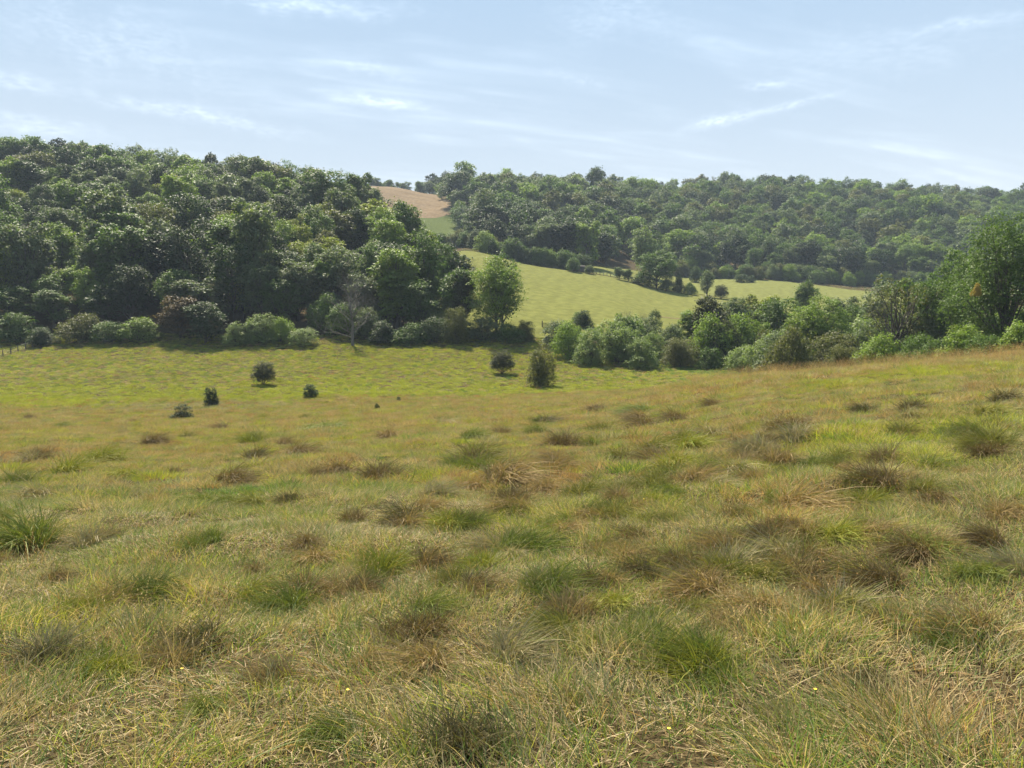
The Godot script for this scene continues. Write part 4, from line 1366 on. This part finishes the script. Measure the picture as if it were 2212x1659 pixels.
func build_grass() -> void:
	var r := RandomNumberGenerator.new()
	r.seed = 1234
	n_patch.seed = 51
	n_patch.frequency = 0.32
	n_patch.fractal_octaves = 3
	n_cell.seed = 53
	n_cell.noise_type = FastNoiseLite.TYPE_CELLULAR
	n_cell.cellular_return_type = FastNoiseLite.RETURN_DISTANCE
	n_cell.frequency = 0.85
	n_wide.seed = 52
	n_wide.frequency = 0.05
	n_wide.fractal_octaves = 3
	patch_at(2090, 1570, 190, 110, "straw", 1.6)
	patch_at(2090, 1570, 190, 110, "russet", 0.9)
	patch_at(1140, 1030, 130, 45, "russet", 2.2)
	patch_at(1690, 1100, 140, 50, "russet", 1.6)
	patch_at(1780, 1000, 320, 40, "lime", 1.2)
	patch_at(1200, 1120, 330, 70, "lime", 0.6)
	patch_at(300, 1330, 180, 60, "lime", 0.9)
	patch_at(60, 990, 130, 40, "russet", 1.2)
	patch_at(1500, 1500, 350, 80, "grey", 0.6)
	patch_at(1650, 1360, 200, 50, "straw", 0.8)
	patch_at(1560, 1480, 110, 70, "green", 0.7)
	patch_at(1900, 940, 260, 20, "lime", 1.4)
	patch_at(2000, 810, 240, 16, "lime", 1.6)
	patch_at(850, 838, 280, 14, "lime", 3.0)
	patch_at(150, 858, 260, 16, "lime", 2.6)
	patch_at(560, 845, 120, 12, "lime", 1.8)
	patch_at(960, 775, 240, 16, "lime", 1.2)
	patch_at(1560, 800, 110, 14, "green", 1.6)
	patch_at(1250, 842, 150, 10, "lime", 2.0)
	patch_at(400, 880, 200, 10, "grey", 0.8)
	var done := 0
	near_grass(r)
	for i in 26000:
		var d := sqrt(lerpf(15.0 * 15.0, 42.0 * 42.0, r.randf()))
		var x := r.randf_range(-1, 1) * (0.70 * d + 1.0)
		var t := pick_grass(x, d, r)
		var tall := n_patch.get_noise_2d(x * 0.8 + 70.0, d * 0.8) + r.randf_range(-0.3, 0.3)
		var heart := tussocky(x, d)
		lay("rough_grass", "tuft" + str(r.randi() % 3), x, d, r.randf_range(0.7, 1.2) * (0.45 if tall < 0.0 else 0.72) * (1.0 + 1.5 * heart), t, r)
	for i in 32000:
		var d := sqrt(lerpf(42.0 * 42.0, 97.0 * 97.0, r.randf()))
		var x := r.randf_range(-1, 1) * (0.70 * d + 1.0)
		var t := pick_grass(x, d, r)
		lay("rough_grass", ("tuft" if r.randf() < 0.6 else "low") + str(r.randi() % 3), x, d, r.randf_range(0.9, 1.6), t, r)
	for i in 44000:
		var d := sqrt(lerpf(86.0 * 86.0, 150.0 * 150.0, r.randf()))
		var x := r.randf_range(-0.72, 0.40) * d
		var t := pick_grass(x, d, r)
		lay("meadow_grass", ("hump" if r.randf() < 0.15 else "low") + str(r.randi() % 3), x, d, r.randf_range(0.8, 1.5), t, r)
	# seeding grass along the crest and scattered stems
	for i in 900:
		var px := r.randf_range(1500, 2300)
		var d := lerpf(60.0, 46.0, (px - 1500.0) / 712.0) + r.randf_range(-5, 3)
		var x := u_of(px) * d
		lay("seeding_grass", "seed%d" % (i % 2), x, d, r.randf_range(0.8, 1.4), "russet" if r.randf() < 0.6 else "straw", r)
	for i in 1500:
		var d := sqrt(lerpf(4.0, 60.0 * 60.0, r.randf()))
		var x := r.randf_range(-0.7, 0.7) * d
		lay("seeding_grass", "seed%d" % (i % 2), x, d, r.randf_range(0.5, 1.0), "straw" if r.randf() < 0.5 else "russet", r)
	# thin grass on the far pastures
	for i in 15000:
		var d := sqrt(lerpf(150.0 * 150.0, 335.0 * 335.0, r.randf()))
		var px := r.randf_range(1000, 1900)
		var x := u_of(px) * d
		lay("pasture_grass", "low%d" % (i % 3), x, d, r.randf_range(0.8, 2.0), ["straw", "straw", "olive", "olive", "green"][r.randi() % 5], r, 0.75)
	var names := {"rough_grass": "rough long grass in mixed straw and green covering the near slope", "meadow_grass": "short yellow green meadow grass on the valley floor", "seeding_grass": "thin dry grass stems with seed heads on the slope", "pasture_grass": "sparse golden grass on the far pastures"}
	var nodes := {}
	for key in gdata:
		var f: String = key.get_slice("|", 0)
		if not nodes.has(f):
			var o := Node3D.new()
			o.name = f
			add_child(o)
			tag(o, names[f], "grass", "", "stuff")
			nodes[f] = o
		var mm := MultiMesh.new()
		mm.transform_format = MultiMesh.TRANSFORM_3D
		mm.use_colors = true
		mm.mesh = gmesh[key.get_slice("|", 1)]
		var ts: Array = gdata[key][0]
		var cs: PackedColorArray = gdata[key][1]
		mm.instance_count = ts.size()
		for i in ts.size():
			mm.set_instance_transform(i, ts[i])
			mm.set_instance_color(i, cs[i])
		var mi := MultiMeshInstance3D.new()
		mi.name = "blades"
		mi.multimesh = mm
		mi.material_override = grass_mat
		mi.set_meta("kind", "stuff")
		nodes[f].add_child(mi, true)

# the tussocks that stand out one by one
func build_tussocks() -> void:
	var mats := {}
	var tones := {"brown": [0.18, 0.128, 0.06], "green": [0.165, 0.19, 0.04], "straw": [0.30, 0.215, 0.10], "pale": [0.32, 0.27, 0.15], "dark": [0.125, 0.104, 0.048], "olive": [0.20, 0.192, 0.048], "lime": [0.25, 0.25, 0.04]}
	for t in tones:
		var m: StandardMaterial3D = grass_mat.duplicate()
		m.albedo_color = srgb(tones[t][0], tones[t][1], tones[t][2])
		m.backlight = srgb(0.48, 0.48, 0.28)
		mats[t] = m
	var words := {"brown": "dead brown", "green": "fresh green", "straw": "reddish straw", "pale": "pale bleached", "dark": "dark matted", "olive": "olive", "lime": "yellow green"}
	var i := 0
	for q in [
		[660, 1290, 110, "brown"], [895, 1385, 130, "brown"], [930, 1225, 90, "brown"], [1280, 1275, 95, "dark"], [1385, 1250, 90, "dark"], [1130, 1195, 110, "green"], [885, 1130, 85, "dark"], [1010, 1135, 65, "brown"],
		[1730, 1110, 130, "straw"], [1900, 1055, 110, "brown"], [1200, 1020, 75, "straw"], [1100, 1040, 110, "straw"], [980, 1015, 50, "green"], [685, 1030, 45, "brown"], [735, 1025, 60, "brown"], [550, 995, 55, "dark"],
		[650, 985, 60, "brown"], [1710, 930, 75, "brown"], [1865, 895, 45, "dark"], [1975, 890, 55, "dark"], [1380, 895, 80, "green"], [1185, 915, 60, "dark"], [1350, 1000, 50, "dark"], [1450, 1075, 60, "green"],
		[1530, 1020, 60, "green"], [1590, 1130, 70, "brown"], [90, 1450, 120, "dark"], [200, 1440, 100, "green"], [420, 1410, 130, "dark"], [585, 1480, 90, "straw"], [440, 1540, 80, "green"], [1560, 1480, 100, "green"],
		[1590, 1230, 110, "pale"], [1760, 1290, 100, "straw"], [1900, 1270, 110, "brown"], [2060, 1400, 100, "green"], [2030, 1085, 60, "brown"], [1010, 1620, 170, "dark"], [800, 1440, 90, "straw"], [460, 1170, 60, "green"],
		[370, 1025, 28, "brown"], [500, 1045, 70, "brown"], [60, 1190, 130, "green"], [240, 1165, 45, "brown"], [2180, 870, 60, "dark"], [1290, 890, 50, "brown"], [1020, 950, 50, "green"], [700, 930, 80, "green"],
		[30, 1050, 60, "green"], [1180, 1060, 60, "straw"], [1460, 1235, 70, "dark"], [1700, 1235, 70, "green"], [1990, 1190, 90, "green"], [2120, 1250, 90, "green"], [1760, 1020, 70, "green"], [2140, 985, 60, "brown"],
		[620, 1085, 45, "dark"], [760, 1000, 40, "straw"], [1280, 965, 45, "green"], [480, 930, 40, "brown"], [330, 960, 45, "brown"], [1020, 1290, 60, "straw"], [1450, 1410, 80, "pale"], [1250, 1530, 90, "straw"],
		[720, 1600, 110, "green"], [300, 1300, 110, "green"], [1880, 1480, 80, "dark"], [1680, 1560, 90, "pale"], [2010, 1010, 60, "green"], [1540, 880, 40, "brown"],
	]:
		var g := on_ground(q[0], q[1])
		put_tussock(i, g, q[2] * -g.z / F / 0.74, q[3], mats, words)
		i += 1
	# the many that merge into the taller grass of the middle slope
	var r := RandomNumberGenerator.new()
	r.seed = 4321
	while i < 295:
		var px := r.randf_range(-20, 2230)
		var py := 905.0 + 560.0 * pow(r.randf(), 1.4)
		var thick := exp(-pow((px - 1450.0) / 620.0, 2.0) - pow((py - 1140.0) / 190.0, 2.0)) + 0.16
		if r.randf() > thick:
			continue
		var g := on_ground(px, py)
		var tone: String = ["olive", "olive", "lime", "brown", "straw", "green", "straw", "pale"][r.randi() % 8]
		put_tussock(i, g, r.randf_range(0.42, 0.78) * clampf(-g.z / 11.0, 0.8, 2.0), tone, mats, words)
		i += 1

func put_tussock(i: int, g: Vector3, k: float, tone: String, mats: Dictionary, words: Dictionary) -> void:
	var o := MeshInstance3D.new()
	o.name = numbered("grass_tussock")
	o.mesh = gmesh["tussock%d" % (i % 6)]
	o.material_override = mats[tone]
	add_child(o)
	o.transform = Transform3D(Basis(Vector3.UP, i * 1.9).scaled_local(Vector3(k, clampf(k * 1.3, 0.4, 1.6), k)), g - Vector3(0, 0.02, 0))
	var dd := -g.z
	var where := "in the matted turf of the closest slope" if dd < 8.0 else ("in the tall mixed grass of the middle slope" if dd < 22.0 else "in the russet grass above the meadow")
	tag(o, ("wide " if k > 0.85 else "small " if k < 0.5 else "") + words[tone] + " grass tussock " + where, "tussock", words[tone] + " tussocks on the slope")

# ---------------------------------------------------------------- small built things
func wood_mat(r: float, g: float, b: float) -> StandardMaterial3D:
	var m := StandardMaterial3D.new()
	m.albedo_color = srgb(r, g, b)
	m.roughness = 0.9
	m.uv1_triplanar = true
	m.uv1_scale = Vector3(2, 0.4, 2)
	m.albedo_texture = speckle(81, 256, 0.04, 0.6, 1.0)
	return m

func fence(called: String, label: String, a: Array, e: Array, n: int, tall: float, thick: float, mat: Material, wire: Material) -> void:
	var o := Node3D.new()
	o.name = called
	add_child(o)
	tag(o, label, "fence")
	var b := Builder.new()
	b.box(Vector3(0, tall * 0.5 - 0.1, 0), Vector3(thick, tall + 0.2, thick), Color.WHITE)
	var pm := b.mesh()
	var pts := []
	for i in n:
		var f := i / float(n - 1)
		var d := lerpf(a[1], e[1], f)
		var x := lerpf(u_of(a[0]) * a[1], u_of(e[0]) * e[1], f)
		var p := part("post", pm, mat, o)
		p.position = Vector3(x, height(x, d), -d)
		p.rotation = Vector3(0.04 * sin(i * 2.1), i * 0.7, 0.05 * cos(i * 3.3))
		pts.append(p.position)
	for k in 3:
		var w := Builder.new()
		var line := []
		var rad := []
		for p in pts:
			line.append(p + Vector3(0, tall * (0.35 + 0.28 * k), 0))
			rad.append(0.006)
		w.tube(line, rad, 4, Color.WHITE)
		part("wire", w.mesh(), wire, o)

func build_things() -> void:
	var grey := wood_mat(0.16, 0.135, 0.105)
	var steel := StandardMaterial3D.new()
	steel.albedo_color = srgb(0.35, 0.35, 0.35)
	steel.metallic = 0.9
	steel.roughness = 0.5
	fence("wire_fence", "leaning wooden posts with wire below the russet bank", [-60, 128], [62, 141], 8, 1.15, 0.14, grey, steel)
	fence("field_fence", "line of thin posts between the golden pasture and far pasture", [1258, 282.0], [1372, 277.5], 16, 1.2, 0.14, grey, steel)
	var petal := StandardMaterial3D.new()
	petal.albedo_color = srgb(0.75, 0.52, 0.02)
	petal.roughness = 0.7
	petal.cull_mode = BaseMaterial3D.CULL_DISABLED
	for q in [[398, 1497], [754, 1550], [1442, 1640], [1756, 1552], [1390, 1100]]:
		var g := on_ground(q[0], q[1] + 6)
		var fl := Node3D.new()
		fl.name = numbered("yellow_flower")
		add_child(fl)
		fl.position = g
		tag(fl, "small yellow daisy like flower standing in the near grass", "flower", "yellow flowers in the near grass")
		var st := Builder.new()
		st.tube([Vector3.ZERO, Vector3(0.01, 0.09, 0), Vector3(0.0, 0.17, 0.01)], [0.0016, 0.0014, 0.0012], 5, Color.WHITE)
		part("stem", st.mesh(), leaf_mat("mid"), fl)
		var hd := Builder.new()
		for k in 14:
			var an := TAU * k / 14.0
			var out := Vector3(cos(an), 0.35, sin(an)) * 0.010
			hd.leaf(Vector3(0, 0.17, 0.01), out, Vector3(-sin(an), 0, cos(an)) * -0.0024, Vector3.UP, Color.WHITE)
		part("flower_head", hd.mesh(), petal, fl)
	# the little shed beside the fruit tree
	var t := pixel_at(1256, 575, 283)
	var o := Node3D.new()
	o.name = "field_shed"
	add_child(o)
	o.position = Vector3(t.x, height(t.x, 283) - 0.05, -283)
	o.rotation.y = 0.25
	tag(o, "small weathered timber shed behind the fruit tree", "shed")
	var b := Builder.new()
	b.box(Vector3(0, 1.05, 0), Vector3(2.5, 2.1, 2.0), Color.WHITE)
	part("wall", b.mesh(), wood_mat(0.13, 0.11, 0.09), o)
	b = Builder.new()
	b.box(Vector3(0, 2.22, 0), Vector3(2.9, 0.08, 2.4), Color.WHITE, Basis(Vector3.RIGHT, 0.1))
	part("roof", b.mesh(), wood_mat(0.11, 0.095, 0.085), o)
	b = Builder.new()
	b.box(Vector3(-0.5, 0.9, 1.03), Vector3(0.85, 1.75, 0.05), Color.WHITE)
	part("door", b.mesh(), wood_mat(0.09, 0.08, 0.07), o)
	# the gate in the gap of the valley hedge
	t = pixel_at(1188, 695, 158)
	o = Node3D.new()
	o.name = "field_gate"
	add_child(o)
	o.position = Vector3(t.x, height(t.x, 158), -158)
	o.rotation.y = -0.2
	tag(o, "old wooden field gate in the gap between wood and hedge", "gate")
	for s in [-1.6, 1.6]:
		b = Builder.new()
		b.box(Vector3(s, 0.75, 0), Vector3(0.18, 1.8, 0.18), Color.WHITE)
		part("post", b.mesh(), grey, o)
	for k in 5:
		b = Builder.new()
		b.box(Vector3(0, 0.3 + k * 0.22, 0), Vector3(3.0, 0.09, 0.04), Color.WHITE)
		part("bar", b.mesh(), grey, o)

func _ready() -> void:
	setup_view()
	make_materials()
	build_table()
	build_ground()
	build_fields()
	print("terrain ", Time.get_ticks_msec())
	make_kinds()
	print("kinds ", Time.get_ticks_msec())
	build_woods()
	build_edge_trees()
	build_hedge_trees()
	build_field_trees()
	build_meadow_bushes()
	print("trees ", Time.get_ticks_msec())
	build_things()
	make_clumps()
	build_tussocks()
	build_grass()
	print("grass ", Time.get_ticks_msec())
